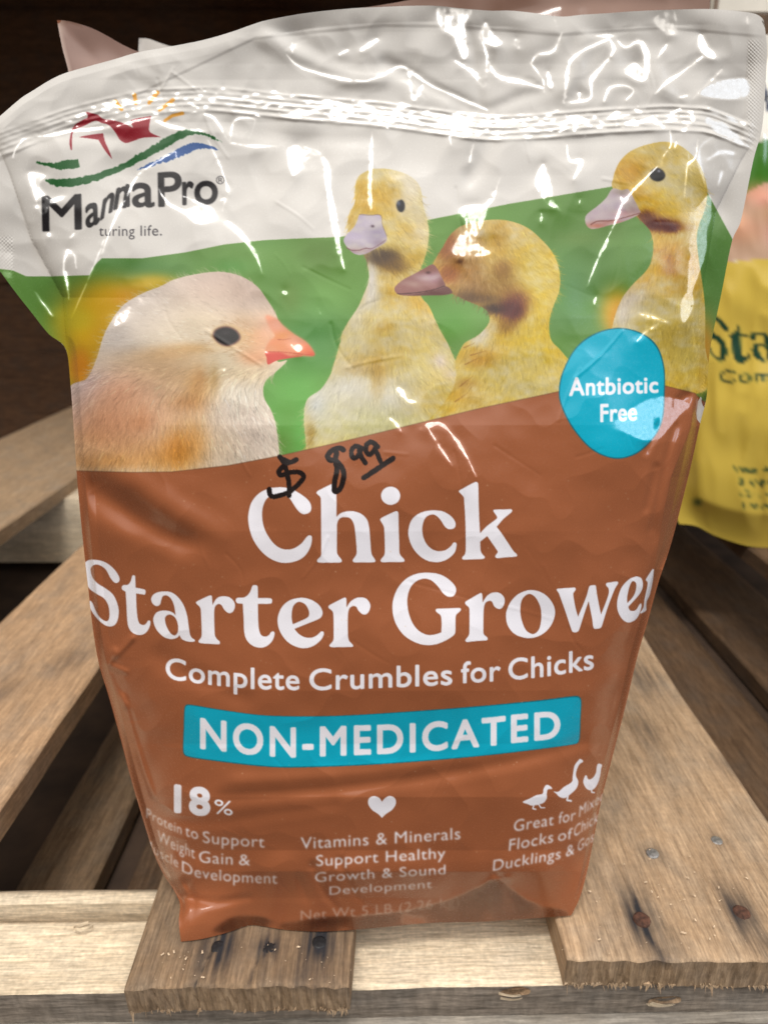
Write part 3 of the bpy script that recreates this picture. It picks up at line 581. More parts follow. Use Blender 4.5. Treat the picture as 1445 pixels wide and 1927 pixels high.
C.text('Growth & Sound', 593, 838, [(594,1660),(838,1645)], 18.5, INK, .5, pid=P_F2, soft=1)
C.text('Development', 620, 813, [(621,1684),(813,1671)], 16, INK, .5, pid=P_F2, soft=1, alpha=.9)
P_N = part_id('weight_text', 0, 'faint net weight line at the bottom of the pouch')
C.text('Net Wt 5 LB (2.26 kg)', 566, 864, [(566,1732),(727,1720),(864,1705)], 19, (215, 200, 195), .3, pid=P_N, soft=1, alpha=.55)
P_H = part_id('heart_icon', 0, 'white heart printed above the vitamin text')
C.poly([Z(4.014,540,1470,[(717,278,1),(690,250),(640,215),(613,170),(620,130),(655,113),(695,125),(717,155,1),(745,125),(780,112),(815,130),(822,170),(795,215),(745,250)])], INK, pid=P_H)
P_F3 = part_id('feature_text', 0, 'white mixed flocks text at lower right of the pouch')
b4 = [(966,1565),(1040,1552.6),(1080,1544),(1092,1536),(1140,1503)]
for w, a, b, h in [('Great', 966, 1041, 22), ('for', 1050, 1082, 22), ('Mixed', 1089, 1136, 22)]: C.text(w, a, b, b4, h, INK, .6, pid=P_F3, soft=1, slant=.08)
b5 = [(958,1601),(1040,1585),(1075,1578.5),(1085,1572),(1127,1545)]
for w, a, b, h in [('Flocks', 957, 1040, 22), ('of', 1049, 1076, 21), ('Chicks', 1079, 1132, 22)]: C.text(w, a, b, b5, h, INK, .6, pid=P_F3, soft=1, slant=.08)
b6 = [(928,1639),(1054,1616),(1079,1607.6),(1090,1601),(1118,1581)]
for w, a, b, h in [('Ducklings', 927, 1054, 21), ('&', 1064, 1080, 21), ('Gos', 1086, 1116, 21)]: C.text(w, a, b, b6, h, INK, .6, pid=P_F3, soft=1, slant=.08)
P_I = part_id('bird_icon', 0, 'white duck, goose and hen silhouettes')
b = (4.817, 880, 1400)
C.poly([Z(*b,[(497,525),(560,495),(620,465),(675,452),(685,410),(705,375),(735,375),(765,405),(725,412),(715,450),(715,490),(690,530),(640,550),(580,558),(540,545)])], INK, pid=P_I)
C.line(Z(*b,[(598,555),(588,585),(615,592)]), 2.4, 2.4, INK, 1, pid=P_I); C.line(Z(*b,[(640,545),(662,578),(695,578)]), 2.4, 2.4, INK, 1, pid=P_I)
C.poly([Z(*b,[(775,430),(820,432),(870,390),(940,345),(950,290),(965,200),(1000,150),(1018,135),(1045,158),(1010,185),(985,240),(980,290),(1000,340),(985,400),(930,455),(880,490),(830,480),(800,450)])], INK, pid=P_I)
C.line(Z(*b,[(905,478),(898,510),(935,516)]), 3.4, 3.4, INK, 1, pid=P_I)
C.poly([Z(*b,[(1045,345),(1060,290),(1075,285),(1092,320),(1130,308),(1160,260),(1165,215),(1180,178),(1215,190),(1206,225),(1200,280),(1180,350),(1150,400),(1110,420),(1070,400)])], INK, pid=P_I)
C.line(Z(*b,[(1120,410),(1122,438),(1145,440)]), 2.6, 2.6, INK, 1, pid=P_I)

# ---- brand mark
P_L = part_id('brand_mark', 0, 'brand mark with red animal, sun rays, green and blue hills')
g = (3.6125, 60, 170)
rag = lambda pts: [(p[0] + rng.normal(0, .25), p[1] + rng.normal(0, .9)) for p in crom(pts, True, 9)]
C.poly([rag(Z(*g,[(30,487),(60,486),(100,492),(180,492),(210,478),(318,468,1),(328,525,1),(230,535),(180,538),(100,515),(50,502)]))], (34, 92, 44), pid=P_L, smooth=False)
C.poly([rag(Z(*g,[(95,605),(200,602),(330,590),(450,560),(600,508),(720,440),(830,372),(930,308),(1050,268),(1150,283),(1230,310),(1295,352,1),(1230,330),(1180,308),(1120,300),(1060,306),(960,362),(850,425),(720,492),(600,552),(450,612),(300,650),(180,655),(130,635)]))], (30, 90, 42), pid=P_L, smooth=False)
C.poly([rag(Z(*g,[(718,540,1),(800,495),(920,440),(1040,375),(1110,356),(1190,368),(1278,408,1),(1200,397),(1120,402),(1040,440),(950,475),(850,503),(770,530)]))], (44, 82, 140), pid=P_L, smooth=False)
red = (140, 28, 42)
C.poly([Z(*g,[(370,145,1),(450,165,1),(490,195),(560,205),(620,222),(690,255),(690,255,1),(670,205,1),(720,190),(812,174,1),(798,260),(812,290),(880,318,1),(760,322),(690,345),(640,358),(600,335),(572,290),(530,240),(480,222),(430,208),(360,240),(300,265),(278,300),(275,405,1),(268,408,1),(258,360),(266,300),(290,240),(350,200),(382,182)])], red, pid=P_L)
C.poly([Z(*g,[(322,318,1),(400,302),(486,292,1),(500,350),(525,405),(548,468,1),(500,410),(455,336,1),(400,328)])], red, pid=P_L)
for p, w in [([(580,78),(612,130)], 30), ([(710,32),(706,90)], 28), ([(855,16),(800,85)], 30), ([(962,66),(870,135)], 27), ([(1022,156),(960,172),(908,206)], 25)]:
    C.line(Z(*g, [(x + rng.normal(0, 4), y) for x, y in p]), w / 3.6, w / 3.6 * .8, (224, 162, 70), 1, pid=P_L)
P_LT = part_id('lettering', P_L)
lb = Z(*g,[(75,956),(330,942),(420,920),(462,890),(500,852),(570,805),(680,788),(850,790),(1050,775),(1265,768)])
for w, a, b_, h in [('M', 78, 338, 66), ('a', 372, 460, 64), ('n', 470, 545, 58), ('n', 560, 640, 60), ('a', 688, 832, 66), ('P', 866, 1018, 64), ('r', 1030, 1100, 64), ('o', 1112, 1262, 64)]:
    C.text(w, a/3.6125+60, b_/3.6125+60, lb, h, (26, 24, 28), 2.0, pid=P_LT, slant=.15 if w == 'n' else -.02)
C.line(Z(*g,[(652,650),(655,780)]), 8, 8, (26, 24, 28), .9, pid=P_LT)
C.text('\u00ae', 407, 423, [(400, 347), (430, 346)], 15, (40, 38, 44), .1, pid=P_LT)
C.text('turing', 187, 254, [(180,444),(260,444)], 20, (52, 50, 56), .25, pid=P_LT); C.text('life.', 265, 305, [(260,444),(310,443)], 20, (52, 50, 56), .25, pid=P_LT)

# ---- price in black marker
P_P = part_id('price_marking', 0, 'price handwritten in black marker')
def marker(pts, w=40):
    p = crom(Z(*A, pts), False, 9); p += rng.normal(0, .25, p.shape)
    for i in range(len(p) - 1): C.line(p[i:i+2], w / 4.516 * rng.uniform(.92, 1.06), None, (26, 16, 16), .97, .8, P_P)
marker([(488,292),(450,312),(400,328),(355,370),(338,400),(360,425),(440,402),(510,400),(548,435),(525,480),(440,558),(350,598),(285,608),(262,585),(256,545)])
marker([(345,268),(385,330),(412,430),(425,520),(425,600)]); marker([(340,268),(380,290),(420,310)], 34)
marker([(885,212),(855,195),(790,215),(752,262),(775,298),(815,300),(855,335),(888,400),(882,480),(850,550),(812,562),(812,480),(832,380),(818,300),(830,235)], 43)
marker([(1040,195),(985,182),(952,225),(968,278),(1002,270),(1035,212)], 39); marker([(1020,215),(1040,270),(1072,322)], 39)
marker([(1178,185),(1130,145),(1085,165),(1078,222),(1110,252),(1150,210),(1165,178)], 39); marker([(1158,215),(1180,260),(1200,312)], 37)
marker([(1058,448),(1130,402),(1220,340),(1310,282)], 44)
# small printed specks and scuffs
for i in range(420):
    x, y = rng.uniform(150, 1280), rng.uniform(860, 1720)
    C.blob(x, y, rng.uniform(.4, .9), rng.uniform(.4, .8), (222, 190, 160), rng.uniform(.2, .7))
C.id[(C.id == 0)] = 0
# ================================================================== FEED BAG: the pouch surface
NU, NV = 980, 1180
left_pts = [(-52,262),(-48,330),(-38,430),(-22,480),(2,512),(30,550),(60,588),(92,628),(124,656),(133,720),(139,800),(145,890),(151,960),(158,1030),(166,1100),(175,1180),(187,1250),(205,1310),(226,1385),(247,1465),(266,1530),(288,1600),(308,1645),(326,1672),(339,1700),(337,1735),(341,1772)]
right_pts = [(1437,42),(1442,90),(1440,150),(1433,240),(1417,300),(1393,416),(1377,452),(1357,550),(1335,660),(1329,745),(1317,795),(1303,860),(1287,927),(1263,1020),(1237,1100),(1218,1170),(1200,1230),(1176,1330),(1150,1430),(1132,1500),(1118,1570),(1104,1640),(1090,1690),(1074,1723)]
top_pts = [(-52,262),(0,219),(40,185),(65,169),(96,150),(125,137),(170,124),(214,112),(262,98),(324,87),(384,75),(433,61),(470,48),(498,39),(573,25),(658,16),(720,13),(770,11),(821,11),(870,16),(921,20),(960,20),(1000,24),(1040,30),(1066,31),(1091,28),(1140,25),(1196,21),(1272,18),(1337,17),(1390,21),(1420,26),(1433,34),(1437,42)]
bot_pts = [(341,1772),(375,1768),(410,1760),(440,1751),(470,1741),(500,1744),(540,1750),(600,1753),(660,1750),(720,1745),(780,1739),(830,1736),(900,1735),(960,1731),(1020,1727),(1074,1723)]
def curve_by(pts, ax, n):
    p = crom(pts, False, 8); k = p[:, ax]; k = np.maximum.accumulate(k + np.arange(len(k)) * 1e-6) ; t = (k - k[0]) / (k[-1] - k[0])
    s = np.linspace(0, 1, n); return np.stack([np.interp(s, t, p[:, 0]), np.interp(s, t, p[:, 1])], -1)
def curve_len(pts, n):
    p = crom(pts, False, 8); l = np.r_[0, np.cumsum(np.hypot(*np.diff(p, axis=0).T))]; s = np.linspace(0, l[-1], n)
    return np.stack([np.interp(s, l, p[:, 0]), np.interp(s, l, p[:, 1])], -1)
Lc, Rc = curve_len(left_pts, NV), curve_len(right_pts, NV)
Tc, Bc = curve_by(top_pts, 0, NU), curve_by(bot_pts, 0, NU)
u = np.linspace(0, 1, NU)[None, :, None]; v = np.linspace(0, 1, NV)[:, None, None]
G = (1-v)*Tc[None] + v*Bc[None] + (1-u)*Lc[:, None] + u*Rc[:, None] - ((1-u)*(1-v)*Tc[0] + u*(1-v)*Tc[-1] + (1-u)*v*Bc[0] + u*v*Bc[-1])
PX, PY = G[..., 0], G[..., 1]
U, V_ = np.broadcast_to(u[..., 0], PX.shape), np.broadcast_to(v[..., 0], PX.shape)
I = lambda x, xs, ys: np.interp(x, xs, ys)
smooth = lambda x, a, b: (lambda t: t*t*(3-2*t))(np.clip((x-a)/(b-a), 0, 1))

# filled body: its edges, how far it swells towards us, and where the seams lie
bx0 = I(PY, [0, 230, 330, 450, 560, 650, 700], [-60, -20, 20, 60, 120, 127, 134]); bx0 = np.maximum(bx0, np.broadcast_to(Lc[:, None, 0], PX.shape) * smooth(PY, 640, 720) + bx0 * (1 - smooth(PY, 640, 720)))
bx1 = I(PY, [0, 230, 300, 400, 560, 700, 780, 900], [1445, 1440, 1395, 1345, 1318, 1312, 1312, 1300]); bx1 = np.minimum(bx1, np.broadcast_to(Rc[:, None, 0], PX.shape) * smooth(PY, 760, 900) + bx1 * (1 - smooth(PY, 760, 900)))
S_ = np.clip((PX - bx0) / (bx1 - bx0), 0, 1)
prof = np.clip(1 - np.abs(2*S_ - 1)**3.0, 0, 1) ** 0.62
BUL = I(PY, [0, 60, 150, 230, 330, 450, 600, 800, 1000, 1300, 1500, 1640, 1700, 1750], [0, .0, .0006, .002, .0055, .0105, .0175, .0255, .0305, .0325, .0295, .021, .012, .003])
YE = I(PY, [0, 120, 250, 600, 1000, 1400, 1600, 1690, 1760], [.2555, .2555, .2545, .252, .250, .246, .240, .233, .224])

# creases and dents of the film, in metres, on the photo grid
hh, ww = C.H, C.W; PXM = 1.75e-4
def stroke_map(strokes, blur):
    M = np.zeros((hh, ww))
    for pts, w, a in strokes:
        m = np.zeros((hh, ww)); C.line_mask(crom(pts, False, 6), w, w * .5, 2.0, m); M += a * m
    return boxblur(M, blur)
yy, xx = np.mgrid[0:hh, 0:ww]; yy = yy + C.oy + .5; xx = xx + C.ox + .5
upper = 1 - smooth(yy, 480, 900)
DISP = gnoise(hh, ww, 75) * 1.0e-3 * (.6 + .5 * (1 - upper))
DISP += gnoise(hh, ww, 26) * (1.3e-4 * upper + .9e-4)
fac = np.abs(gnoise(hh, ww, 30)) + .6 * np.abs(gnoise(hh, ww, 17))
DISP -= boxblur(fac, 2) * 2.0e-4 * upper
DISP -= np.abs(gnoise(hh, ww, 22)) * 1.8e-4 * (1 - upper)
DISP += gnoise(hh, ww, 9) * 2.4e-5 * (1 - upper)
cr = []
for i in range(110):
    x, y, a, l = rng.uniform(60, 1380), rng.uniform(90, 1700), rng.normal(1.35 if i % 3 else .2, .5), rng.uniform(30, 130)
    cr.append(([(x, y), (x + math.cos(a) * l * .5 + rng.normal(0, 5), y + math.sin(a) * l * .5), (x + math.cos(a) * l, y + math.sin(a) * l)], rng.uniform(2, 5), rng.uniform(-1, 1) * (1 if y < 760 else .85)))
DISP += stroke_map(cr, 2) * 2.6e-4
edge_l = np.exp(-((xx - I(yy, [600, 900, 1200, 1500, 1700], [150, 175, 210, 290, 350])) / 55) ** 2) * smooth(yy, 1080, 1200)
edge_r = np.exp(-((xx - I(yy, [600, 900, 1200, 1500, 1700], [1270, 1250, 1180, 1110, 1070])) / 50) ** 2) * smooth(yy, 700, 850)
DISP -= np.abs(gnoise(hh, ww, 19)) * 5e-4 * np.maximum(edge_l, edge_r * .8)
low = smooth(yy, 1560, 1640)
DISP += gnoise(hh, ww, 30, .55) * 5e-4 * low
DISP += stroke_map([([(150,900),(235,955),(300,1000),(360,1025)], 46, 1), ([(180,930),(260,985)], 60, .7)], 16) * -3.6e-3
DISP += stroke_map([([(250,905),(330,960),(420,1010)], 40, 1)], 16) * 1.6e-3
DISP += stroke_map([([(300,1235),(360,1270),(470,1320)], 36, 1)], 14) * -1.4e-3
DISP += stroke_map([([(420,1500),(560,1492),(700,1478),(850,1455),(1000,1425),(1100,1395)], 22, 1)], 9) * -1.3e-3
DISP += stroke_map([([(440,1470),(580,1462),(720,1450),(880,1425)], 16, 1)], 9) * .8e-3
DISP += stroke_map([([(280,1500),(330,1540),(400,1548),(520,1530),(640,1512)], 18, 1)], 9) * -.9e-3
DISP += stroke_map([([(590,1630),(610,1680),(640,1715)], 14, 1), ([(640,1620),(665,1680),(700,1712)], 12, .7), ([(560,1650),(580,1700)], 10, .7)], 5) * -1.5e-3
DISP += stroke_map([([(345,1690),(400,1700),(470,1690)], 18, 1), ([(350,1660),(365,1700),(350,1760)], 12, 1), ([(940,1655),(965,1690),(985,1705)], 14, 1.2), ([(1000,1705),(1050,1700)], 12, .8)], 5) * -1.7e-3
DISP += stroke_map([([(880,1700),(930,1660),(960,1652)], 14, 1), ([(930,1655),(990,1700),(1060,1715)], 12, 1)], 5) * 1.5e-3
DISP += stroke_map([([(1290,745),(1240,800),(1215,850)], 18, 1), ([(1235,880),(1215,960)], 14, .7), ([(1270,800),(1245,900),(1225,1000)], 10, .8)], 5) * -1.6e-3
DISP += stroke_map([([(215,1225),(200,1260),(235,1330)], 12, 1), ([(250,1200),(205,1250)], 9, 1), ([(200,1250),(240,1265)], 8, 1), ([(230,1310),(262,1420),(290,1500)], 10, .9)], 4) * 1.5e-3
# the zip closure: ridges that follow the mouth of the pouch
zx = [-60, 0, 130, 270, 400, 560, 720, 880, 920, 1000, 1100, 1250, 1330, 1420, 1460]; zy = [300, 272, 226, 192, 186, 203, 216, 238, 243, 240, 231, 222, 226, 262, 290]
zc = np.interp(xx[0], zx, zy); zc = np.convolve(np.pad(zc, 20, 'edge'), np.ones(41) / 41, 'valid'); zd = yy - zc[None]
zhalf = I(xx[0], [-60, 300, 800, 1445], [26, 26, 27, 26])[None]
crink = 1 + .45 * gnoise(hh, ww, 5, 2.5) * .6
for off, w, a in [(-22, 3.4, 2.4e-4), (-12, 3, 1.6e-4), (-2, 3.6, 3.0e-4), (9, 3, 2.0e-4), (21, 4, 3.2e-4)]:
    DISP += a * np.exp(-((zd - off) / w) ** 2) * crink * I(xx[0], [0, 330, 560], [.45, .5, 1])[None]
zband = np.exp(-(zd / 26) ** 4); DISP += gnoise(hh, ww, 3.2, 1.6) * 3.2e-5 * zband
# knurled side seals and the welded top hem
seal_r = smooth(xx, 1402, 1412) * smooth(yy, 70, 84) * (1 - smooth(yy, 335, 345)); seal_m = (xx > I(yy, [600, 640, 760], [1345, 1332, 1316])) * smooth(yy, 685, 692) * (1 - smooth(yy, 748, 755)) * (xx < 1345)
seal_l = (xx < 26) * smooth(yy, 440, 450) * (1 - smooth(yy, 555, 560))
DISP += (np.sin(xx * .9) * np.sin(yy * .9)) * 1.5e-4 * np.maximum(np.maximum(seal_r, seal_m), seal_l)
hem = I(xx[0], [-60, 480, 720, 860, 1050, 1250, 1445], [330, 72, 48, 50, 66, 52, 70])[None]
DISP += stroke_map([([(725,120),(800,160),(905,212)], 26, 1), ([(1030,165),(960,190),(905,215)], 22, .8), ([(880,60),(890,110),(905,205)], 16, .8)], 8) * -.9e-3
DISP += stroke_map([([(500,70),(640,140),(720,150)], 30, 1), ([(1100,80),(1060,180)], 26, .8), ([(1200,70),(1260,180)], 26, .6), ([(230,120),(330,170)], 26, .5)], 9) * 1.0e-3
DISP += stroke_map([([(60,262),(140,250),(240,262)], 26, 1), ([(430,240),(560,262),(700,262)], 26, .6), ([(920,262),(905,300),(880,345)], 40, 1.2), ([(1000,262),(1100,262),(1230,255)], 24, .7)], 10) * -.9e-3
DISP -= 1.6e-4 * smooth(yy, hem - 4, hem + 4)

# crinkles that catch the lamps: highlights drawn as masks, normals inside bent to mirror the lamps to the camera
HW, HB = np.zeros((hh, ww)), np.zeros((hh, ww)); STREAK = gnoise(hh, ww, 7, .32)
def glint(sc, ox, oy, pts, w, w1=None, M=HW, a=1.0):
    p = crom(Z(sc, ox, oy, pts), False, 7); n = len(p); w1 = w if w1 is None else w1; t = np.linspace(0, 1, n)
    k = (w + (w1 - w) * t) * (.22 + .9 * np.sin(math.pi * np.clip(t * .94 + .03, 0, 1)) ** .6) * np.clip(1 + .38 * np.interp(t, np.linspace(0, 1, 5 + n // 12), rng.normal(size=5 + n // 12)), .4, 1.6)
    p = p + rng.normal(0, .35, p.shape)
    for i in range(n - 1): C.line_mask(p[i:i+2], k[i], k[i+1], 1.2, M, a)
def glint_p(sc, ox, oy, pts, M=HW, a=1.0):
    r = C.cover([crom(Z(sc, ox, oy, pts), True, 5)])
    if r: sl = (slice(r[1], r[1] + r[2].shape[0]), slice(r[0], r[0] + r[2].shape[1])); M[sl] = np.maximum(M[sl], r[2] * a * np.clip(.95 + .38 * STREAK[sl], 0, 1))
a1 = (2.007, 0, 0); a2 = (1.993, 720, 0); a3 = (2.007, 0, 450); a4 = (1.993, 720, 450)
for pts, w, w1 in [([(80,527),(180,512),(270,495),(400,482),(430,470)], 5, 3), ([(90,527),(62,560),(50,598)], 3, 2), ([(440,478),(520,455),(600,440)], 5, 2), ([(590,455),(640,475),(720,490),(780,495)], 8, 3),
        ([(770,430),(810,447),(850,510),(868,532),(888,455),(962,452),(940,525)], 4, 3), ([(868,540),(950,552),(1045,552)], 4, 2), ([(1188,560),(1230,620),(1242,720),(1262,830),(1284,960)], 9, 12),
        ([(1405,495),(1400,620),(1396,720),(1402,795)], 4, 8), ([(785,525),(830,620),(858,700),(865,735)], 3, 7), ([(665,570),(590,612),(525,660),(480,740),(430,840),(385,960)], 4, 4), ([(665,572),(668,600)], 3, 2),
        ([(140,782),(195,760),(255,740)], 12, 4), ([(600,712),(640,772),(700,800),(745,838),(800,832),(803,795),(742,762),(690,740)], 4, 4), ([(862,838),(915,890),(966,955)], 9, 5), ([(1080,203),(1120,245),(1180,270),(1300,300),(1380,305),(1445,285)], 3, 5),
        ([(1280,206),(1312,190)], 6, 6), ([(1360,192),(1385,175),(1425,150)], 6, 9), ([(1102,162),(1105,200)], 5, 3), ([(265,900),(285,880)], 3, 2), ([(248,960),(258,945),(270,958)], 4, 3), ([(185,885),(190,888)], 8, 8), ([(830,760),(850,752),(840,800)], 4, 2)]:
    glint(*a1, pts, w, w1)
glint_p(*a1, [(1090,555),(1180,560),(1205,585),(1160,605),(1130,650),(1100,660)]); glint_p(*a1, [(105,655),(175,662),(150,700),(190,760),(165,815),(140,770)], a=.8); glint_p(*a1, [(700,790),(800,775),(805,835),(735,842)], a=.55)
for pts, w, w1 in [([(270,228),(340,272),(382,318),(390,210),(368,150)], 7, 5), ([(398,232),(430,285),(520,308),(600,330)], 6, 9), ([(555,238),(580,205),(640,190),(672,118)], 4, 5), ([(555,238),(600,300),(605,346)], 4, 4),
        ([(0,285),(60,250),(100,265),(180,320),(280,365),(392,412)], 5, 5), ([(98,268),(115,372),(152,312)], 8, 4), ([(500,150),(508,182)], 8, 6), ([(618,268),(632,330)], 8, 9), ([(680,385),(690,300),(702,230),(760,185),(850,145)], 6, 5),
        ([(850,145),(865,190),(828,242),(782,300),(775,370),(688,384)], 6, 6), ([(828,380),(850,332),(900,320),(940,340),(912,376)], 6, 5), ([(878,152),(912,178),(960,155),(988,205),(978,295),(905,270)], 6, 8), ([(1030,217),(1066,165)], 5, 9),
        ([(1190,132),(1202,180),(1242,212)], 11, 12), ([(1198,212),(1122,270),(1062,310),(1020,352)], 7, 3), ([(1272,260),(1212,320),(1162,370)], 4, 3), ([(690,540),(700,600),(742,608),(715,672)], 4, 9), ([(440,662),(420,722),(385,772),(300,795)], 3, 9),
        ([(1075,488),(1080,540),(1050,590),(1045,622)], 4, 3), ([(1030,625),(960,692),(900,760),(868,840),(808,960)], 5, 9), ([(1180,520),(1172,588),(1142,622),(1130,742)], 4, 4), ([(890,735),(908,760),(930,700)], 7, 4), ([(250,510),(258,548)], 4, 2), ([(340,540),(325,608)], 4, 7),
        ([(595,800),(592,840)], 5, 3), ([(795,135),(870,134)], 4, 3), ([(740,745),(735,770)], 4, 2), ([(1100,530),(1092,560)], 6, 3), ([(1365,60),(1368,90)], 4, 2), ([(640,55),(652,100)], 4, 2), ([(735,350),(738,380)], 8, 6), ([(1110,365),(1145,358)], 6, 3)]:
    glint(*a2, pts, w, w1)
glint_p(*a2, [(208,25),(332,32),(310,95),(322,200),(300,222),(275,165),(250,125),(215,110)]); glint_p(*a2, [(385,82),(410,120),(448,160),(420,175),(360,145)]); glint_p(*a2, [(602,612),(632,690),(642,750),(672,792),(612,762),(570,682)])
glint_p(*a2, [(285,782),(390,772),(372,850),(352,900),(402,955),(265,955),(290,865)], a=.95); glint_p(*a2, [(1015,70),(1060,40),(1095,40),(1100,130),(1040,110)], a=.6); glint_p(*a2, [(1060,130),(1108,128),(1085,95)], a=.6); glint_p(*a2, [(905,255),(950,235),(985,290),(905,275)], a=.8)
for pts, w, w1 in [([(252,180),(242,120),(246,70),(265,46),(282,62),(290,112)], 4, 3), ([(250,120),(262,232)], 4, 3), ([(395,0),(352,110),(270,300)], 3, 2), ([(490,262),(435,325)], 14, 16), ([(525,225),(540,245)], 11, 8), ([(1270,0),(1285,60),(1302,115)], 9, 4), ([(930,0),(965,55),(992,132)], 8, 3), ([(1072,200),(1080,206)], 8, 6), ([(1125,408),(1128,420)], 10, 8),
        ([(1100,395),(1112,418)], 3, 2), ([(130,195),(200,290)], 2, 5), ([(1005,425),(1010,430)], 3, 3), ([(1200,260),(1212,285)], 4, 3), ([(10,130),(40,140)], 9, 9), ([(850,488),(845,500)], 3, 2), ([(1355,280),(1362,300)], 5, 3)]:
    glint(*a3, pts, w, w1)
for pts, w, w1 in [([(845,0),(805,80),(765,178)], 7, 3), ([(800,212),(792,245)], 6, 4), ([(960,280),(1005,292),(1062,310)], 4, 6), ([(1032,318),(985,350),(952,384)], 5, 5), ([(22,668),(48,690),(72,724)], 5, 7), ([(165,702),(215,780),(262,850)], 6, 3), ([(205,688),(242,712),(300,790),(352,892)], 8, 3), ([(165,700),(205,690)], 9, 9), ([(140,715),(146,705)], 4, 3), ([(90,605),(125,612)], 6, 4), ([(60,560),(90,600)], 14, 9)]:
    glint(*a4, pts, w, w1)
for pts, w, w1 in [([(836,730),(880,690),(930,660)], 3, 4), ([(1280,450),(1240,610)], 3, 3)]: glint(4.817, 700, 880, pts, w, w1, a=.6) if False else None
glint_p(*a2, [(1188,355),(1230,315),(1312,295),(1372,300),(1365,360),(1290,372)], HB); glint(*a2, [(1242,510),(1192,550),(1186,605),(1212,705)], 4, 3, HB); glint(*a2, [(1215,600),(1270,570),(1322,576)], 6, 3, HB)
glint(*a2, [(1222,735),(1195,830),(1172,960)], 14, 28, HB); glint(*a4, [(1198,0),(1168,110),(1146,220),(1128,310)], 26, 12, HB); glint(*a2, [(1215,450),(1280,490),(1350,540)], 16, 12, HB, .7); glint(*a2, [(1230,420),(1290,440),(1350,470)], 6, 6, HB, .7); glint(*a2, [(1272,640),(1255,700)], 3, 6, HB)
glint_p(*a4, [(860,700),(962,620),(1052,590),(1150,618),(1112,662),(1042,742),(982,756),(905,722)], HB); glint(*a4, [(1160,320),(1172,420)], 3, 3, HB, .8)
lat = .5 + .5 * np.sin(xx * .95) * np.sin(yy * .95)
HB = np.maximum(HB, seal_r * np.clip(lat * 1.5 - .3, 0, 1) * .75 * smooth(yy, 78, 160)); HW = np.maximum(HW, np.maximum(seal_m, seal_l) * np.clip(lat * 1.6 - .5, 0, 1) * .8)
n1, n2 = gnoise(hh, ww, 2.6, 1.0), gnoise(hh, ww, 2.2, 1.8)
zspark = np.exp(-((zd + 2) / 20) ** 4) * I(xx[0], [-60, 120, 180, 330, 400, 470, 560, 880, 930, 1000, 1150, 1300, 1330, 1445], [0, 0, .55, .62, .3, .35, .75, .95, .6, .55, .75, .75, .25, .0])[None]
HW = np.maximum(HW, np.clip((n2 + zspark * 2.4 - 1.75) * 2.0, 0, 1) * (zspark > .02))
for off in (-22, -2, 9, 21): HW = np.maximum(HW, np.exp(-((zd - off + 3) / 2.0) ** 2) * zspark * np.clip(.6 + .8 * gnoise(hh, ww, 4, .3), 0, 1))
brk = np.clip(1.1 + .2 * n1 + .36 * gnoise(hh, ww, 11), 0, 1)                                       # crinkled film breaks each reflection up
HW = np.maximum(boxblur(HW, 1), .75 * boxblur(HW, 5)) * brk; HB = boxblur(HB, 2) * np.clip(1.6 + .35 * n1, 0, 1)
# turn the facet tilts into real relief (least-squares height for the wanted slope)
def relief(M, slope, pad=64):
    f = np.pad(boxblur(M, 1), pad) * slope; ky = np.fft.fftfreq(f.shape[0])[:, None] * 2 * math.pi; kx = np.fft.rfftfreq(f.shape[1])[None] * 2 * math.pi
    k2 = kx**2 + ky**2 + 4e-4; h = np.fft.irfft2(-1j * ky * np.fft.rfft2(f) / k2, s=f.shape)
    return h[pad:-pad, pad:-pad]
DISP += relief(HW + .6 * HB, .75) * PXM

fade = np.minimum(np.minimum(U, 1 - U) * 40, np.minimum(V_, 1 - V_) * 60).clip(0, 1)
disp = C.sample(PX, PY, DISP) * fade
YG = Y_at_z(PY, .0012)
gus = np.clip(PX - I(PY, [640, 735, 802, 897, 954, 1005, 1069, 1100], [1400, 1304, 1300, 1262, 1250, 1241, 1231, 1400]), 0, 60) * smooth(PY, 735, 790) * (1 - smooth(PY, 1040, 1080))
Yf = YE + gus * PXM * 1.7 - BUL * prof * np.minimum(1, fade * 2) - disp
curl = smooth(V_, .93, 1.0)
Yf = np.where(PY > 1200, np.minimum(Yf * (1 - curl) + YG[-1:, :] * curl, YG), Yf)
P = at_Y(PX, PY, Yf)
du = np.gradient(P, axis=1); dv = np.gradient(P, axis=0)
Nn = np.cross(dv, du); Nn /= np.linalg.norm(Nn, axis=-1, keepdims=True) + 1e-12
if np.mean(Nn[..., 1]) > 0: Nn = -Nn
view = np.array([0, 0, CAM_H]) - P; view /= np.linalg.norm(view, axis=-1, keepdims=True)
def half(l, spread, M):
    a = np.array(l) - P; a /= np.linalg.norm(a, axis=-1, keepdims=True); h = view + a
    h /= np.linalg.norm(h, axis=-1, keepdims=True)
    jx, jz = C.sample(PX, PY, n1) * spread, C.sample(PX, PY, n2) * spread
    h = h + np.stack([jx, 0 * jx, jz], -1); return h / np.linalg.norm(h, axis=-1, keepdims=True)
for M, l, sp in ((HW, LAMP, .022), (HB, LAMP2, .008)):
    m = C.sample(PX, PY, M)[..., None].clip(0, 1) * fade[..., None] ** .3; m = smooth(m, .0, .9)
    Nn = Nn * (1 - m) + half(l, sp, M) * m; Nn /= np.linalg.norm(Nn, axis=-1, keepdims=True) + 1e-12

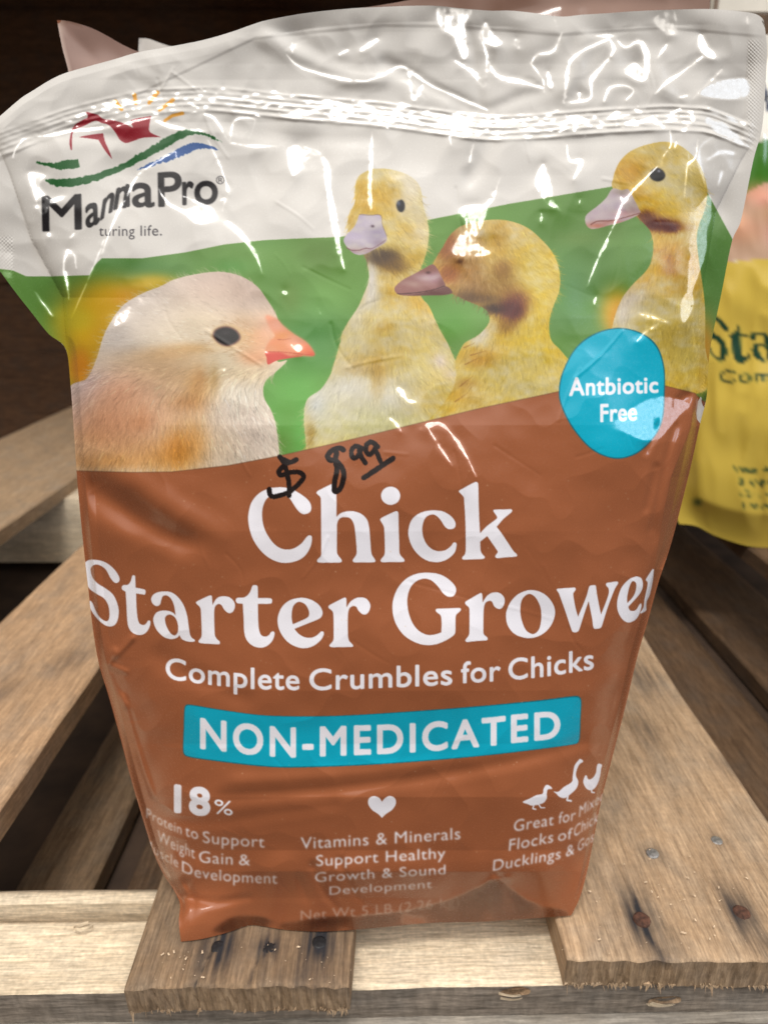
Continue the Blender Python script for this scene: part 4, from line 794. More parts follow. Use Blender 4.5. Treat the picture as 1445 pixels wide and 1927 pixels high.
UN = C.full([[(520, 1742), (600, 1728), (720, 1722), (830, 1700), (900, 1672), (932, 1655), (962, 1676), (1000, 1700), (1066, 1716), (1068, 1726), (900, 1740), (720, 1750), (600, 1757), (540, 1752)]], blur=3) + C.full([[(400, 1752), (440, 1725), (500, 1728), (520, 1745), (450, 1752)]], blur=3) * .8 + C.full([[(296, 1590), (318, 1640), (338, 1690), (350, 1700), (345, 1650), (325, 1600)]], blur=4) * .12
m = C.sample(PX, PY, UN * np.clip(.85 + .3 * gnoise(hh, ww, 12), 0, 1))[..., None].clip(0, 1)        # the film turns under the pouch and mirrors the boards
Nn = Nn + m * np.array([0, .12, -.85]) + m * np.stack([C.sample(PX, PY, gnoise(hh, ww, 9)), 0 * PX, 0 * PX], -1) * .12; Nn /= np.linalg.norm(Nn, axis=-1, keepdims=True)
FILM = film_mat('printed_film')
bag = empty('feed_bag', (0.0, 0.235, 0.0))
tag(bag, 'large brown and white pouch of chick feed standing in front on the pallet boards', 'feed bag')
col = srgb(C.sample(PX, PY)) * .92
# split the sheet of film into its printed parts: every grid cell goes to one part
P_ZIP = part_id('zip_closure', 0, 'ribbed clear press-to-close zip under the top hem'); P_SEAL = part_id('side_seal', 0, 'knurled heat seal down the right edge'); P_SEAL2 = part_id('side_seal', 0, 'knurled heat seal on the left flap'); P_HEM = part_id('top_hem', 0, 'plain welded white strip along the mouth of the pouch')
idc = C.id.copy(); idc[(np.abs(zd) < 27) & np.isin(idc, [0])] = P_ZIP; idc[(xx > 1408) & (yy > 70) & (yy < 345)] = P_SEAL; idc[(xx < 20) & (yy > 440) & (yy < 506)] = P_SEAL2
idc[(yy < hem) & (yy < 300) & (xx > 380) & (idc == 0)] = P_HEM
cxp = (PX[:-1, :-1] + PX[1:, 1:]) / 2; cyp = (PY[:-1, :-1] + PY[1:, 1:]) / 2
cell = idc[np.clip((cyp - C.oy).astype(int), 0, hh - 1), np.clip((cxp - C.ox).astype(int), 0, ww - 1)]
vid = np.arange(NU * NV, dtype=np.int32).reshape(NV, NU)
quads = np.stack([vid[:-1, :-1], vid[1:, :-1], vid[1:, 1:], vid[:-1, 1:]], -1)
PV, NVv, CV = P.reshape(-1, 3), Nn.reshape(-1, 3), col.reshape(-1, 3); bag_objs = {}
for k in [0] + list(PARTS):
    q = quads[cell == k]
    if not len(q): continue
    used, inv = np.unique(q, return_inverse=True); inv = inv.reshape(-1, 4)
    name, par, lab = PARTS[k] if k else ('front_panel', 0, 'white glossy upper film of the pouch')
    o = np_mesh(name, PV[used] - np.array(bag.location), inv, FILM, None, CV[used], NVv[used]); bag_objs[k] = o
    o.parent = bag_objs[par] if par else bag
    if lab: o['label'] = lab
# back of the pouch, joined to the front along every edge
st = 7; ju = np.unique(np.r_[0:NU:st, NU - 1]); jv = np.unique(np.r_[0:NV:st, NV - 1]); g2 = np.ix_(jv, ju)
Pe = at_Y(PX[g2], PY[g2], YE[g2]); eg = (fade[g2] == 0)
BB = I(PY[g2], [0, 150, 330, 600, 1000, 1500, 1700, 1760], [0, .002, .01, .026, .034, .034, .03, .012])
Pe[..., 1] += (.0035 * np.minimum(1, fade[g2]) + BB * prof[g2]) * (1 - eg); Pe[eg] = P[g2][eg]; Pe[..., 2] = np.maximum(Pe[..., 2], .0012)
vb = np.arange(Pe[..., 0].size, dtype=np.int32).reshape(Pe.shape[:2])
qb = np.stack([vb[:-1, :-1], vb[:-1, 1:], vb[1:, 1:], vb[1:, :-1]], -1).reshape(-1, 4)
cb = np.where((Pe[..., 2:3] > .19), srgb((214, 210, 204)), srgb(BROWN))
np_mesh('back_panel', Pe.reshape(-1, 3) - np.array(bag.location), qb, FILM, bag, cb.reshape(-1, 3))
# ================================================================== PALLET: boards, nails, bearers
W_OLD = wood_mat('weathered_board', (.45, .31, .19), (.325, .215, .125), (.27, .226, .175), 'Y', .5)
W_BRN = wood_mat('brown_board', (.29, .192, .112), (.18, .114, .065), (.17, .145, .115), 'Y', .5)
W_ORG = wood_mat('orange_board', (.54, .35, .205), (.40, .25, .142), (.30, .24, .185), 'Y', .5)
W_PALE = wood_mat('pale_bearer', (.74, .62, .45), (.60, .48, .33), (.50, .43, .34), 'X', .35, bump=.25, fuzz=.12)
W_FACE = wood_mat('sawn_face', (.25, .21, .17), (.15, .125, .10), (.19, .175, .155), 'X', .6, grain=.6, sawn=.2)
W_END = wood_mat('end_grain', (.34, .24, .15), (.20, .135, .08), (.22, .18, .145), 'D', .4, grain=.8, bump=.6)
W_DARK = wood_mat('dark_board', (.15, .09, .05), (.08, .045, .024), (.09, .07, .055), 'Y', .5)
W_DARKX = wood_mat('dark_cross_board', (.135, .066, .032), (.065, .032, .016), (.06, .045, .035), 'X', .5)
W_GREYX = wood_mat('grey_bearer', (.30, .265, .22), (.18, .155, .125), (.22, .20, .175), 'X', .6)
NAIL_R = plain_mat('rusty_nail', (.075, .032, .019), .85, .1, .7, 500); NAIL_G = plain_mat('zinc_nail', (.30, .295, .29), .5, .75, .5, 500); NAIL_D = plain_mat('black_nail', (.02, .02, .022), .5, .4, .3, 600)

def board(name, x0, x1, y0, y1, zt, th, mat, label, cat='board', rot=0.0, cell=.004, stains=(), ragged=0.0, warp=.0004, group=None, cracks=(), spl=0, axis='Y', parent=None, chip=.0012, face=None):
    """one plank: fine top sheet with wavy, chipped edges, sides and bottom; optional saw-torn front end"""
    if cell > .003: chip = .0003; warp = .0003
    nx = max(3, int((x1 - x0) / cell) + 1); ny = max(3, int((y1 - y0) / cell) + 1)
    nx, ny = min(nx, 420), min(ny, 420)
    ox, oy = (x0 + x1) / 2, (y0 + y1) / 2
    X, Y = np.meshgrid(np.linspace(x0, x1, nx), np.linspace(y0, y1, ny)); r = np.random.default_rng(abs(hash((round(x0, 4), round(y1, 4)))) % 2**32)
    def n1d(n, s): 
        a = r.normal(size=n + 8 * s); k = np.exp(-.5 * (np.arange(-3*s, 3*s+1) / s) ** 2); return np.convolve(a, k / np.sqrt((k**2).sum()), 'same')[4*s:4*s+n]
    sx, sy = max(1, int(.012 / cell)), max(1, int(.02 / cell))
    X = X + np.linspace(1, 0, nx)[None] ** 6 * n1d(ny, sy)[:, None] * chip * .6 + np.linspace(0, 1, nx)[None] ** 6 * n1d(ny, sy)[:, None] * chip * .6
    if ragged: Y = Y + (np.linspace(1, 0, ny)[:, None] ** 12) * (n1d(nx, 1) * .16 + n1d(nx, sx) * .25)[None] * ragged
    Zt = np.full_like(X, zt) + n1d(nx, sx * 2)[None] * warp + n1d(ny, sy * 3)[:, None] * warp * .6
    ed = np.minimum(np.minimum(X - x0, x1 - X), np.minimum(Y - y0, y1 - Y)); Zt -= np.exp(-np.clip(ed, 0, 1) / .0012) * .0010
    S = np.zeros_like(X)
    for sx_, sy_, rx, ry, a in stains: S = np.maximum(S, 1.25 * a * np.exp(-(((X - sx_) / rx) ** 2 + ((Y - sy_) / ry) ** 2) ** .8) * np.clip(1 + .35 * r.normal(size=(1, nx)), .3, 1.3))
    for pts, w in cracks:
        for (ax, ay), (bx, by) in zip(pts[:-1], pts[1:]):
            t = np.clip(((X - ax) * (bx - ax) + (Y - ay) * (by - ay)) / ((bx - ax) ** 2 + (by - ay) ** 2), 0, 1); d = np.hypot(X - ax - t * (bx - ax), Y - ay - t * (by - ay))
            k = np.exp(-(d / w) ** 2); Zt -= k * .0016; S = np.maximum(S, .75 * k)
    top = np.stack([X, Y, Zt], -1).reshape(-1, 3); id_ = np.arange(nx * ny).reshape(ny, nx)
    q = np.stack([id_[:-1, :-1], id_[:-1, 1:], id_[1:, 1:], id_[1:, :-1]], -1).reshape(-1, 4).tolist()
    loop = np.concatenate([id_[0, :], id_[1:, -1], id_[-1, -2::-1], id_[-2:0:-1, 0]])
    V = [top]; base = len(top); prev = loop; K = 3
    for k in range(1, K + 1):
        ring = top[loop].copy(); ring[:, 2] = ring[:, 2] + (zt - th - ring[:, 2]) * k / K
        if ragged: 
            front = np.arange(nx); ring[front, 1] += r.normal(0, ragged * .14, nx) + (k / K) * ragged * .8
            if k == K: ring[front, 2] -= np.abs(n1d(nx, 1)) * ragged * .5 * (n1d(nx, 3) > -.2)
        V.append(ring); cur = np.arange(len(loop)) + base; n = len(loop)
        for i in range(n): q.append([prev[i], cur[i], cur[(i + 1) % n], prev[(i + 1) % n]])
        prev = cur; base += n
    V = np.concatenate(V); bmv = bmesh.new()
    vs = [bmv.verts.new((v[0] - ox, v[1] - oy, v[2] - zt)) for v in V]
    for f in q: bmv.faces.new([vs[i] for i in f])
    bmv.faces.new([vs[i] for i in reversed(prev)])
    for i in range(spl):                                                    # splinters torn out of the sawn end
        x = np.clip(x0 + .002 + (x1 - x0) * (.5 + .5 * math.sin(97.0 * (i % 13) + x1 * 50)) + r.normal(0, .0035), x0 + .002, x1 - .002); l = min(.0042, .0006 + r.exponential(.0008)); w = abs(r.normal(0, .0005)) + .0001; zb = -th + r.uniform(-.0005, .0018); yb = y0 - oy + ragged * .6
        a = bmv.verts.new((x - w - ox, yb, zb)); b = bmv.verts.new((x + w - ox, yb, zb)); c = bmv.verts.new((x - ox, yb + .0012, zb + .001)); d = bmv.verts.new((x + r.normal(0, .0006) - ox, yb - l * .45, zb - l))
        for t in ((a, b, d), (b, c, d), (c, a, d)): bmv.faces.new(t)
    bmesh.ops.recalc_face_normals(bmv, faces=bmv.faces)
    o = bm_obj(name, bmv, mat, parent, smooth=False); o.location = (ox, oy, zt); o.rotation_euler.z = rot
    for p in o.data.polygons[:(nx - 1) * (ny - 1)]: p.use_smooth = True
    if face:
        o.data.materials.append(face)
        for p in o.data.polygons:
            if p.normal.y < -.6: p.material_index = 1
    at = o.data.attributes.new('stain', 'FLOAT', 'POINT'); arr = np.zeros(len(o.data.vertices), np.float32); arr[:S.size] = np.clip(S, 0, 1).ravel()
    at.data.foreach_set('value', arr)
    if label: tag(o, label, cat, group)
    return o
def nail(parent, x, y, r, mat, label=None, sink=-.0001, tilt=0.0):
    bmv = bmesh.new(); rr = random.Random(int(x * 1e5)); prof_ = [(0, .0003), (.55, .00034), (.85, .00026), (1.0, .0001), (1.02, -.0008)]; rings = []
    for f, h in prof_[1:]:
        rings.append([bmv.verts.new((r * f * math.cos(a) * rr.uniform(.96, 1.04), r * f * math.sin(a) * rr.uniform(.96, 1.04), h + rr.uniform(-.0001, .0001) + tilt * math.cos(a) * f)) for a in np.linspace(0, 2 * math.pi, 22, endpoint=False)])
    c = bmv.verts.new((0, 0, .00036))
    for i in range(22):
        bmv.faces.new((c, rings[0][i], rings[0][(i + 1) % 22]))
        for k in range(len(rings) - 1): bmv.faces.new((rings[k][i], rings[k + 1][i], rings[k + 1][(i + 1) % 22], rings[k][(i + 1) % 22]))
    o = bm_obj('nail', bmv, mat, parent, smooth=True); o.location = (x - parent.location.x, y - parent.location.y, -sink)
    if label: o['label'] = label
    return o
def gp(px, py, z=0.0):
    Y = float(Y_at_z(py, z)); p = at_Y(px, py, Y); return float(p[0]), float(p[1])
GRP = 'deck boards of the pallet'
n1_, n2_ = gp(1225, 1731), gp(1411, 1716); n3_, n4_ = gp(1241, 1605), gp(1361, 1581)
rb = board('pallet_board', .0800, .2030, .2085, 1.02, 0, .0165, W_OLD, 'wide brown deck board right of the pouch with two rusty nails', group=GRP, cell=.0016, rot=R(-.6), ragged=.0012, spl=120, face=W_END,
           stains=[(n1_[0], n1_[1], .0065, .017, 1), (n1_[0] + .003, n1_[1] - .016, .006, .010, .55), (n2_[0], n2_[1], .0065, .015, .95), (n2_[0] + .004, n2_[1] - .016, .006, .011, .5), (.185, .42, .012, .03, .5), (.165, .36, .008, .014, .45), (.2, .33, .006, .012, .5), (.15, .52, .02, .04, .35), (n3_[0], n3_[1], .0042, .0045, .6), (n4_[0], n4_[1], .0042, .0045, .6)])
nail(rb, *n1_, .0036, NAIL_R, 'rusty nail head'); nail(rb, *n2_, .0036, NAIL_R, 'rusty nail head'); nail(rb, *n3_, .0030, NAIL_G, 'bright bent nail head', .0002, .0003); nail(rb, *n4_, .0028, NAIL_G, 'grey nail head')
m1, m2, m3 = gp(403, 1782), gp(497, 1784), gp(592, 1774); ck1, ck2, ck3 = gp(352, 1862), gp(388, 1790), gp(400, 1770); cl1, cl2 = gp(452, 1870), gp(478, 1800)
lb_ = board('pallet_board', -.1065, -.0155, .1970, .98, 0, .0150, W_BRN, 'brown split deck board with torn front end under the pouch', group=GRP, cell=.0013, ragged=.0015, spl=70, face=W_END, rot=R(.3),
            stains=[(m1[0], m1[1], .007, .011, 1), (m2[0], m2[1], .006, .006, .9), (m3[0], m3[1], .008, .012, .95), (m3[0] - .004, m3[1] - .012, .012, .016, .45), (m1[0] - .01, m1[1] + .012, .006, .012, .6), (-.03, .205, .012, .010, .35)], cracks=[((ck1, ck2, ck3), .0006), ((cl1, cl2), .0006)])
nail(lb_, *m1, .0030, NAIL_D); nail(lb_, *m2, .0034, NAIL_D); nail(lb_, *m3, .0030, NAIL_D)
board('pallet_board', -.3120, -.2060, .255, 1.05, 0, .0160, W_ORG, 'orange brown blurred deck board at the left with grey smudges', group=GRP, cell=.004, rot=R(.4), stains=[(-.23, .44, .014, .02, .35), (-.26, .40, .01, .02, .3), (-.27, .34, .016, .02, .3), (-.285, .40, .012, .02, .25)])
board('pallet_board', -.640, -.418, .40, 1.6, 0, .0160, W_OLD, 'broad pale deck board at the far left edge', group=GRP, cell=.008)
board('pallet_board', .372, .49, .35, 1.3, 0, .0160, W_DARK, 'deck board under the yellow bag at the right, shade put into its dark wood', group=GRP, cell=.006)  # dark wood stands in for the shade below the yellow bag
fb = board('pallet_bearer', -.42, .42, .2095, .2440, -.0168, .0185, W_PALE, 'pale front bearer crossing the pallet under the board ends', 'bearer', rot=R(1.0), cell=.0018, ragged=.0003, warp=.00025, chip=.0006, face=W_FACE)
board('bark_strip', -.42, -.060, .2452, .2530, -.0125, .022, W_PALE, 'thin bright strip of wood along the back of the pale bearer', 'strip', rot=R(1.2), cell=.0022, warp=.0005, chip=.0016)
lower = board('pallet_stringer', -.42, .42, .2055, .2425, -.0356, .075, W_GREYX, 'grey rough sawn stringer below the pale bearer', 'stringer', rot=R(1.0), cell=.003, ragged=.0008)
board('pallet_stringer', -.66, .10, .86, .93, -.0165, .09, W_PALE, 'pale blurred stringer crossing behind the left boards', 'stringer', cell=.008)
for px, py, l, lab in [(968, 1872, .012, 'torn nail hole with a pale splinter'), (1252, 1893, .013, 'torn nail hole with a pale splinter')]:
    # torn holes in the sawn face of the bearer: dark gouge with a curled splinter
    yf = .2068 + (px - 722) / 1303 * .3 * math.tan(R(1.0)); p = at_Y(px, py, yf - .0004); bmv = bmesh.new(); ring = []
    for a in np.linspace(0, 2*math.pi, 20, endpoint=False): ring.append(bmv.verts.new((l * .55 * math.cos(a) + p[0] - fb.location.x, p[1] - fb.location.y + .0004 * math.sin(3*a), p[2] - fb.location.z + .0022 * math.sin(a) + .0006 * math.cos(a))))
    c = bmv.verts.new((p[0] - fb.location.x + l * .2, p[1] - fb.location.y + .0030, p[2] - fb.location.z))
    for i in range(20): bmv.faces.new((ring[i], ring[(i + 1) % 20], c))
    o = bm_obj('nail_hole', bmv, W_BRN, fb, True); o['label'] = lab
    bmv = bmesh.new()
    for j in range(5):
        z0 = random.uniform(-.0018, .0018); x0 = -l * .6 + random.uniform(0, .002)
        a = [bmv.verts.new((p[0] - fb.location.x + x0 + t * l * .75, p[1] - fb.location.y - .0012 * math.sin(t * 2.4) - .0003 * j, p[2] - fb.location.z + z0 * (1 - t * .5) + s * .0005 * (1 - t * .7))) for t in np.linspace(0, 1, 6) for s in (-1, 1)]
        for i in range(5): bmv.faces.new((a[2*i], a[2*i+1], a[2*i+3], a[2*i+2]))
    o = bm_obj('splinter', bmv, W_PALE, fb, True)
GB = 'bottom boards of the pallet'
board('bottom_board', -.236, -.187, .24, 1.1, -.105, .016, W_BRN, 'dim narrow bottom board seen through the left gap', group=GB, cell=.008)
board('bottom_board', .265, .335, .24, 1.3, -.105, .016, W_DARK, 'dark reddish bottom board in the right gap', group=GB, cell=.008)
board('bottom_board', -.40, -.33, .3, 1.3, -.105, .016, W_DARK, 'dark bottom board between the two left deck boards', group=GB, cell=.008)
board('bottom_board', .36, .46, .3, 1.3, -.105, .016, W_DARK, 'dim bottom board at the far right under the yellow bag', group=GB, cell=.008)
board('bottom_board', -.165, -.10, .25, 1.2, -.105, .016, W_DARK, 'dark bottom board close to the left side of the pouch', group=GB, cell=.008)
# concrete under the pallet
np_mesh('floor', [(-3, -4.5, -.125), (3, -4.5, -.125), (3, 3.2, -.125), (-3, 3.2, -.125)], [(0, 1, 2, 3)], plain_mat('dark_concrete', (.055, .032, .019), .85, 0, .4, 30))['kind'] = 'structure'
# curled shaving on the bearer and sawdust on the right board
bmv = bmesh.new(); cxs, cys = gp(150, 1748, -.0165); pr = None
for t in np.linspace(0, 1, 26):
    a = t * 4.6; rr_ = .0045 * (1 - .5 * t); p = Vector((cxs + rr_ * math.cos(a) * 1.5 + t * .004, cys - rr_ * math.sin(a) * .8, -.0155 + .0012 * math.sin(a * 1.3) + .001)); w = Vector((0, .0004, .0006))
    cur = (bmv.verts.new(p - w), bmv.verts.new(p + w))
    if pr: bmv.faces.new((pr[0], pr[1], cur[1], cur[0]))
    pr = cur
tag(bm_obj('wood_shaving', bmv, W_PALE, None, True), 'small curled pale shaving lying on the front bearer at the left', 'shaving')
def chips(name, regions, n, mat, label):
    bmv = bmesh.new()
    for i in range(n):
        px0, px1, py0, py1, z = random.choice(regions); x, y = gp(random.gauss((px0 + px1) / 2, (px1 - px0) / 3.2), random.uniform(py0, py1), z); s = random.choice((.0002, .0002, .0003, .0003, .0005, .0008)); a = random.uniform(0, 6.28)
        d = Vector((math.cos(a), math.sin(a), 0)) * s; e = Vector((-math.sin(a), math.cos(a), 0)) * s * .45; c0 = Vector((x, y, z + .0011)); hgt = Vector((0, 0, s * random.uniform(.3, .9)))
        v = [bmv.verts.new(c0 + k) for k in (-d - e, d - e * .6, d * .8 + e, -d * .7 + e, hgt)]
        for t in ((0, 1, 4), (1, 2, 4), (2, 3, 4), (3, 0, 4)): bmv.faces.new([v[k] for k in t])
    tag(bm_obj(name, bmv, mat), label, 'sawdust', kind='stuff')
chips('sawdust', [(1110, 1300, 1600, 1700, 0), (1180, 1440, 1650, 1740, 0), (1090, 1440, 1745, 1800, 0), (300, 380, 1790, 1850, 0), (480, 640, 1780, 1860, 0)], 110, plain_mat('sawdust', (.62, .47, .32), .8, 0, .4, 800), 'pale crumbs of sawdust scattered over the front ends of the boards')

# ================================================================== BACKGROUND: other bags and dark timber behind
def simple_bag(root, name, outline_l, outline_r, top, bottom, Y, bulge, canvas, mat, nu=150, nv=190, wr=2.5e-3, tilt=0.0, back=.05):
    """a pouch farther back: front sheet on a photo-pixel grid at depth Y, closed by a back sheet"""
    L_, R_ = curve_len(outline_l, nv), curve_len(outline_r, nv); T_, B_2 = curve_by(top, 0, nu), curve_by(bottom, 0, nu)
    u = np.linspace(0, 1, nu)[None, :, None]; v = np.linspace(0, 1, nv)[:, None, None]
    g = (1-v)*T_[None] + v*B_2[None] + (1-u)*L_[:, None] + u*R_[:, None] - ((1-u)*(1-v)*T_[0] + u*(1-v)*T_[-1] + (1-u)*v*B_2[0] + u*v*B_2[-1])
    px, py = g[..., 0], g[..., 1]; uu, vv = u[..., 0] + 0 * px, v[..., 0] + 0 * px
    pr = np.clip(1 - np.abs(2*uu - 1)**3, 0, 1)**.6 * np.clip(1 - np.abs(2*vv - 1.1)**4, 0, 1)
    wn = gnoise(nv, nu, 9) * wr + gnoise(nv, nu, 4) * wr * .35 - np.abs(gnoise(nv, nu, 6, .4)) * wr * .8; f = (np.minimum(np.minimum(uu, 1-uu) * 15, np.minimum(vv, 1-vv) * 15)).clip(0, 1)
    p = at_Y(px, py, Y + tilt * (1 - vv) - (bulge * pr + wn) * f); c = srgb(canvas.sample(px, py)) * .9
    id_ = np.arange(nu * nv, dtype=np.int32).reshape(nv, nu); q = np.stack([id_[:-1, :-1], id_[1:, :-1], id_[1:, 1:], id_[:-1, 1:]], -1).reshape(-1, 4)
    np_mesh('front_panel', p.reshape(-1, 3) - np.array(root.location), q, mat, root, c.reshape(-1, 3))
    pb = at_Y(px, py, Y + tilt * (1 - vv)); pb[..., 1] += (.006 + back * pr) * f
    np_mesh('back_panel', pb.reshape(-1, 3) - np.array(root.location), q[:, ::-1], mat, root, np.tile(c.reshape(-1, 3).mean(0), (nu * nv, 1)))
    return root
FILM2 = film_mat('background_film', .8, .5, .16)
# yellow bag at the right
YC = Canvas(1180, -40, 2080, 1100, (226, 222, 212))
YC.poly([[(1180, 330, 1), (1300, 300), (1410, 272), (1445, 262), (1600, 240), (1800, 232), (2080, 240, 1), (2080, 420, 1), (1700, 335), (1520, 330), (1445, 345), (1400, 365), (1180, 420, 1)]], (60, 118, 30))
YC.poly([[(1180, 420, 1), (1400, 363), (1445, 343), (1520, 330), (1700, 335), (2080, 420, 1), (2080, 520, 1), (1700, 485), (1445, 489), (1180, 500, 1)]], (194, 160, 134))
for i in range(40): YC.blob(rng.uniform(1250, 1800), rng.uniform(360, 480), 20, 14, (206 + rng.normal(0, 16), 160 + rng.normal(0, 16), 122), .5)
YC.poly([[(1180, 500, 1), (1380, 492), (1445, 487), (1700, 484), (2080, 520, 1), (2080, 1100, 1), (1180, 1100, 1)]], (208, 180, 76))
GR = (24, 62, 44)
def yglyph(pts, sc, ox, oy, *holes):
    r = YC.cover([crom(Z(sc, ox, oy, c)) for c in (pts,) + holes])
    if r: YC.put(r[0], r[1], r[2], GR, 1)
yglyph([(170,105),(250,120),(320,165),(370,225),(387,270),(375,298),(345,300),(310,262),(270,190),(220,153),(180,147),(150,165),(142,200),(160,260),(205,310),(270,350),(330,400),(365,470),(380,540),(372,610),(350,655),(310,673),(260,660),(200,610),(155,550),(125,490),(118,462),(140,455),(160,480),(185,540),(215,590),(255,622),(285,625),(300,590),(298,530),(285,480),(250,430),(190,395),(130,350),(100,280),(88,200),(90,140),(120,110)], 6.6, 1310, 578)
yglyph([(190,197),(212,202),(219,225),(220,315,1),(330,316),(347,328),(346,355),(330,367),(220,368,1),(222,500),(230,600),(250,650),(285,665),(320,650),(340,622),(365,620),(370,650),(345,710),(290,755),(225,765),(160,740),(115,690),(95,620),(90,500),(82,366,1),(35,362),(20,345),(22,322),(40,312),(90,310),(130,285),(155,245),(170,205)], 8.2, 1366, 590)
yglyph([(760,375),(820,380),(880,420),(930,490),(960,580),(975,680),(985,740),(1000,768),(1024,785),(1022,800),(985,803),(945,795),(915,780),(895,747,1),(870,770),(820,780),(760,760),(700,700),(672,620),(690,565),(730,540),(790,538),(840,555),(862,580,1),(850,500),(825,440),(790,410),(755,415),(740,450),(730,485),(700,500),(665,475),(655,435),(675,400),(715,380)], 7.2, 1320, 572, list(reversed([(820,572),(860,600),(882,660),(880,720),(855,748),(820,730),(785,670),(772,610),(785,580)])))
YC.text('Complete', 1353, 1560, [(1300, 721), (1600, 716)], 24, GR, 1.0)
for w, a, y in [('Vitamins', 1378, 890), ('Support', 1390, 913), ('Growth', 1392, 936), ('Develop', 1398, 958)]: YC.text(w, a, a + 88, [(1300, y), (1600, y - 2)], 12, GR, .6)
YC.blob(1312, 945, 5, 4, GR, .9); YC.line([(1436, 160), (1445, 205), (1470, 200)], 9, 9, (40, 52, 78), 1); YC.line([(1430, 185), (1480, 180)], 8, 8, (58, 60, 66), 1)
yb = empty('feed_bag', (.42, .66, 0)); tag(yb, 'yellow and white bag of feed standing at the right behind the pouch', 'feed bag')
simple_bag(yb, 'feed_bag', [(1268, 60), (1262, 400), (1258, 800), (1268, 960), (1278, 986)], [(2010, 60), (2030, 500), (2010, 900), (1990, 1000)], [(1268, 60), (1500, 66), (1700, 62), (2010, 60)], [(1278, 986), (1310, 990), (1345, 1008), (1400, 1026), (1445, 1031), (1700, 1040), (1990, 1000)], .655, .035, YC, FILM2, tilt=.02, wr=1.5e-3)
# grey-brown bag close behind, its crumpled top corner showing
BC_ = Canvas(60, -260, 1400, 900, (150, 122, 112))
BC_.poly([[(60, -260, 1), (1400, -260, 1), (1400, 30, 1), (60, 46, 1)]], (128, 98, 84)); BC_.line([(112, 40), (128, 130), (150, 300)], 9, 6, (200, 178, 166), .8)
BC_.poly([[(60, 330, 1), (1400, 330, 1), (1400, 900, 1), (60, 900, 1)]], (140, 78, 46))
bb = empty('feed_bag', (0, .36, 0)); tag(bb, 'brown bag of feed hidden behind the pouch with its pointed corner showing', 'feed bag')
simple_bag(bb, 'feed_bag', [(108, 38), (118, 90), (132, 150), (150, 400), (175, 1000), (230, 1340)], [(1331, -60), (1335, 10), (1322, 160), (1240, 500), (1150, 900), (1050, 1330)],
           [(108, 38), (125, 39), (150, 45), (178, 55), (205, 69), (235, 86), (270, 99), (330, 100), (420, 72), (560, 35), (760, 2), (900, -30), (1100, -66), (1331, -60)], [(230, 1340), (600, 1352), (1050, 1330)], .372, .022, BC_, FILM2, tilt=.012, wr=1.6e-3)
# white bag behind that
WC = Canvas(200, 40, 700, 900, (222, 218, 212)); wb = empty('feed_bag', (-.1, .47, 0))
tag(wb, 'white bag of feed farthest behind with only a sliver of its top showing', 'feed bag')
simple_bag(wb, 'feed_bag', [(262, 72), (258, 200), (262, 700), (270, 1180)], [(640, 92), (640, 300), (636, 700), (630, 1180)], [(262, 72), (280, 73), (305, 82), (335, 90), (400, 92), (640, 92)], [(270, 1180), (450, 1186), (630, 1180)], .47, .015, WC, FILM2, 60, 80, wr=1.5e-3)
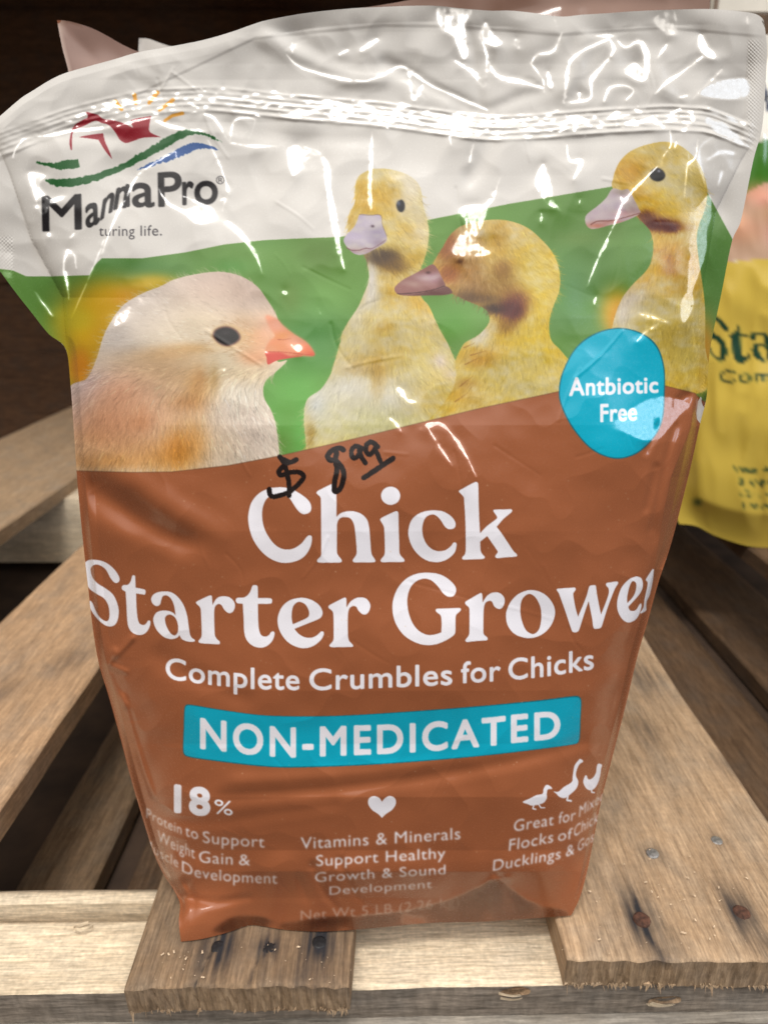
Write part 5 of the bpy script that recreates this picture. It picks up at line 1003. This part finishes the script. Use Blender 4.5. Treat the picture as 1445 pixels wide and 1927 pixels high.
# cream carton at the top right
bmv = bmesh.new(); c0 = at_Y(1337, 26, .86); bmesh.ops.create_cube(bmv, size=1.0)
ct = empty('carton', (float(c0[0]) + .11, .94, float(c0[2]))); tag(ct, 'cream carton on edge at the top right corner behind the pouch', 'carton')
bmesh.ops.scale(bmv, vec=(.22, .16, .20), verts=bmv.verts); bmesh.ops.translate(bmv, vec=(0, 0, .1), verts=bmv.verts); bmesh.ops.bevel(bmv, geom=bmv.edges[:], offset=.002, segments=2, affect='EDGES')
bm_obj('box_body', bmv, plain_mat('cream_card', (.66, .62, .54), .7, 0, .06, 40), ct, False)
bmv = bmesh.new(); bmesh.ops.create_cube(bmv, size=1.0); bmesh.ops.scale(bmv, vec=(.004, .003, .198), verts=bmv.verts); bmesh.ops.translate(bmv, vec=(-.1065, -.0812, .1), verts=bmv.verts)
bm_obj('edge_tape', bmv, plain_mat('brown_tape', (.18, .12, .08), .5, 0, .2, 60), ct, False)
bmv = bmesh.new(); bmesh.ops.create_cube(bmv, size=1.0); ch = float(c0[2]); bmesh.ops.scale(bmv, vec=(.24, .18, ch - .002), verts=bmv.verts)
sh = bm_obj('wood_block', bmv, W_DARK); sh.location = (float(c0[0]) + .11, .945, (ch - .002) / 2 + .0005); tag(sh, 'dark timber upright carrying the cream carton', 'timber')
# dark timber wall, and an unseen shelf added above to shade the background
WG = 'dark cross boards of the back wall'
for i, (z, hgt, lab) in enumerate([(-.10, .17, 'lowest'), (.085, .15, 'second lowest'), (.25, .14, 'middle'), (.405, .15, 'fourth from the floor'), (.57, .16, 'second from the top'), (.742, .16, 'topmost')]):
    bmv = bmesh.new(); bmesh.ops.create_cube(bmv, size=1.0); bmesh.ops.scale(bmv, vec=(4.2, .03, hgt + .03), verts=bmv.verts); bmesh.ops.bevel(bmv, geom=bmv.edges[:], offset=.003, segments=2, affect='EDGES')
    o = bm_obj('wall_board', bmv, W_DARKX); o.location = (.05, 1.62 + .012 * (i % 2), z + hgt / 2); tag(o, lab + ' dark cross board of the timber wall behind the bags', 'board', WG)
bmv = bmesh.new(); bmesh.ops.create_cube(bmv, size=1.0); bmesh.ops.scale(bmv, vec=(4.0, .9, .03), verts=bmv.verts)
o = bm_obj('shade_shelf', bmv, W_DARKX); o.location = (.05, 1.2, .90); tag(o, 'unseen dark timber shelf added above the bags to shade the background', 'shelf')  # out-of-view board, added to keep light off the background
bmv = bmesh.new(); bmesh.ops.create_cube(bmv, size=1.0); bmesh.ops.scale(bmv, vec=(.09, .09, .86), verts=bmv.verts); bmesh.ops.bevel(bmv, geom=bmv.edges[:], offset=.004, segments=2, affect='EDGES')
p = at_Y(842, 10, 1.25); o = bm_obj('wood_post', bmv, W_ORG); o.location = (float(p[0]), 1.25, .375); tag(o, 'reddish timber post standing behind the bags near the top middle', 'post')
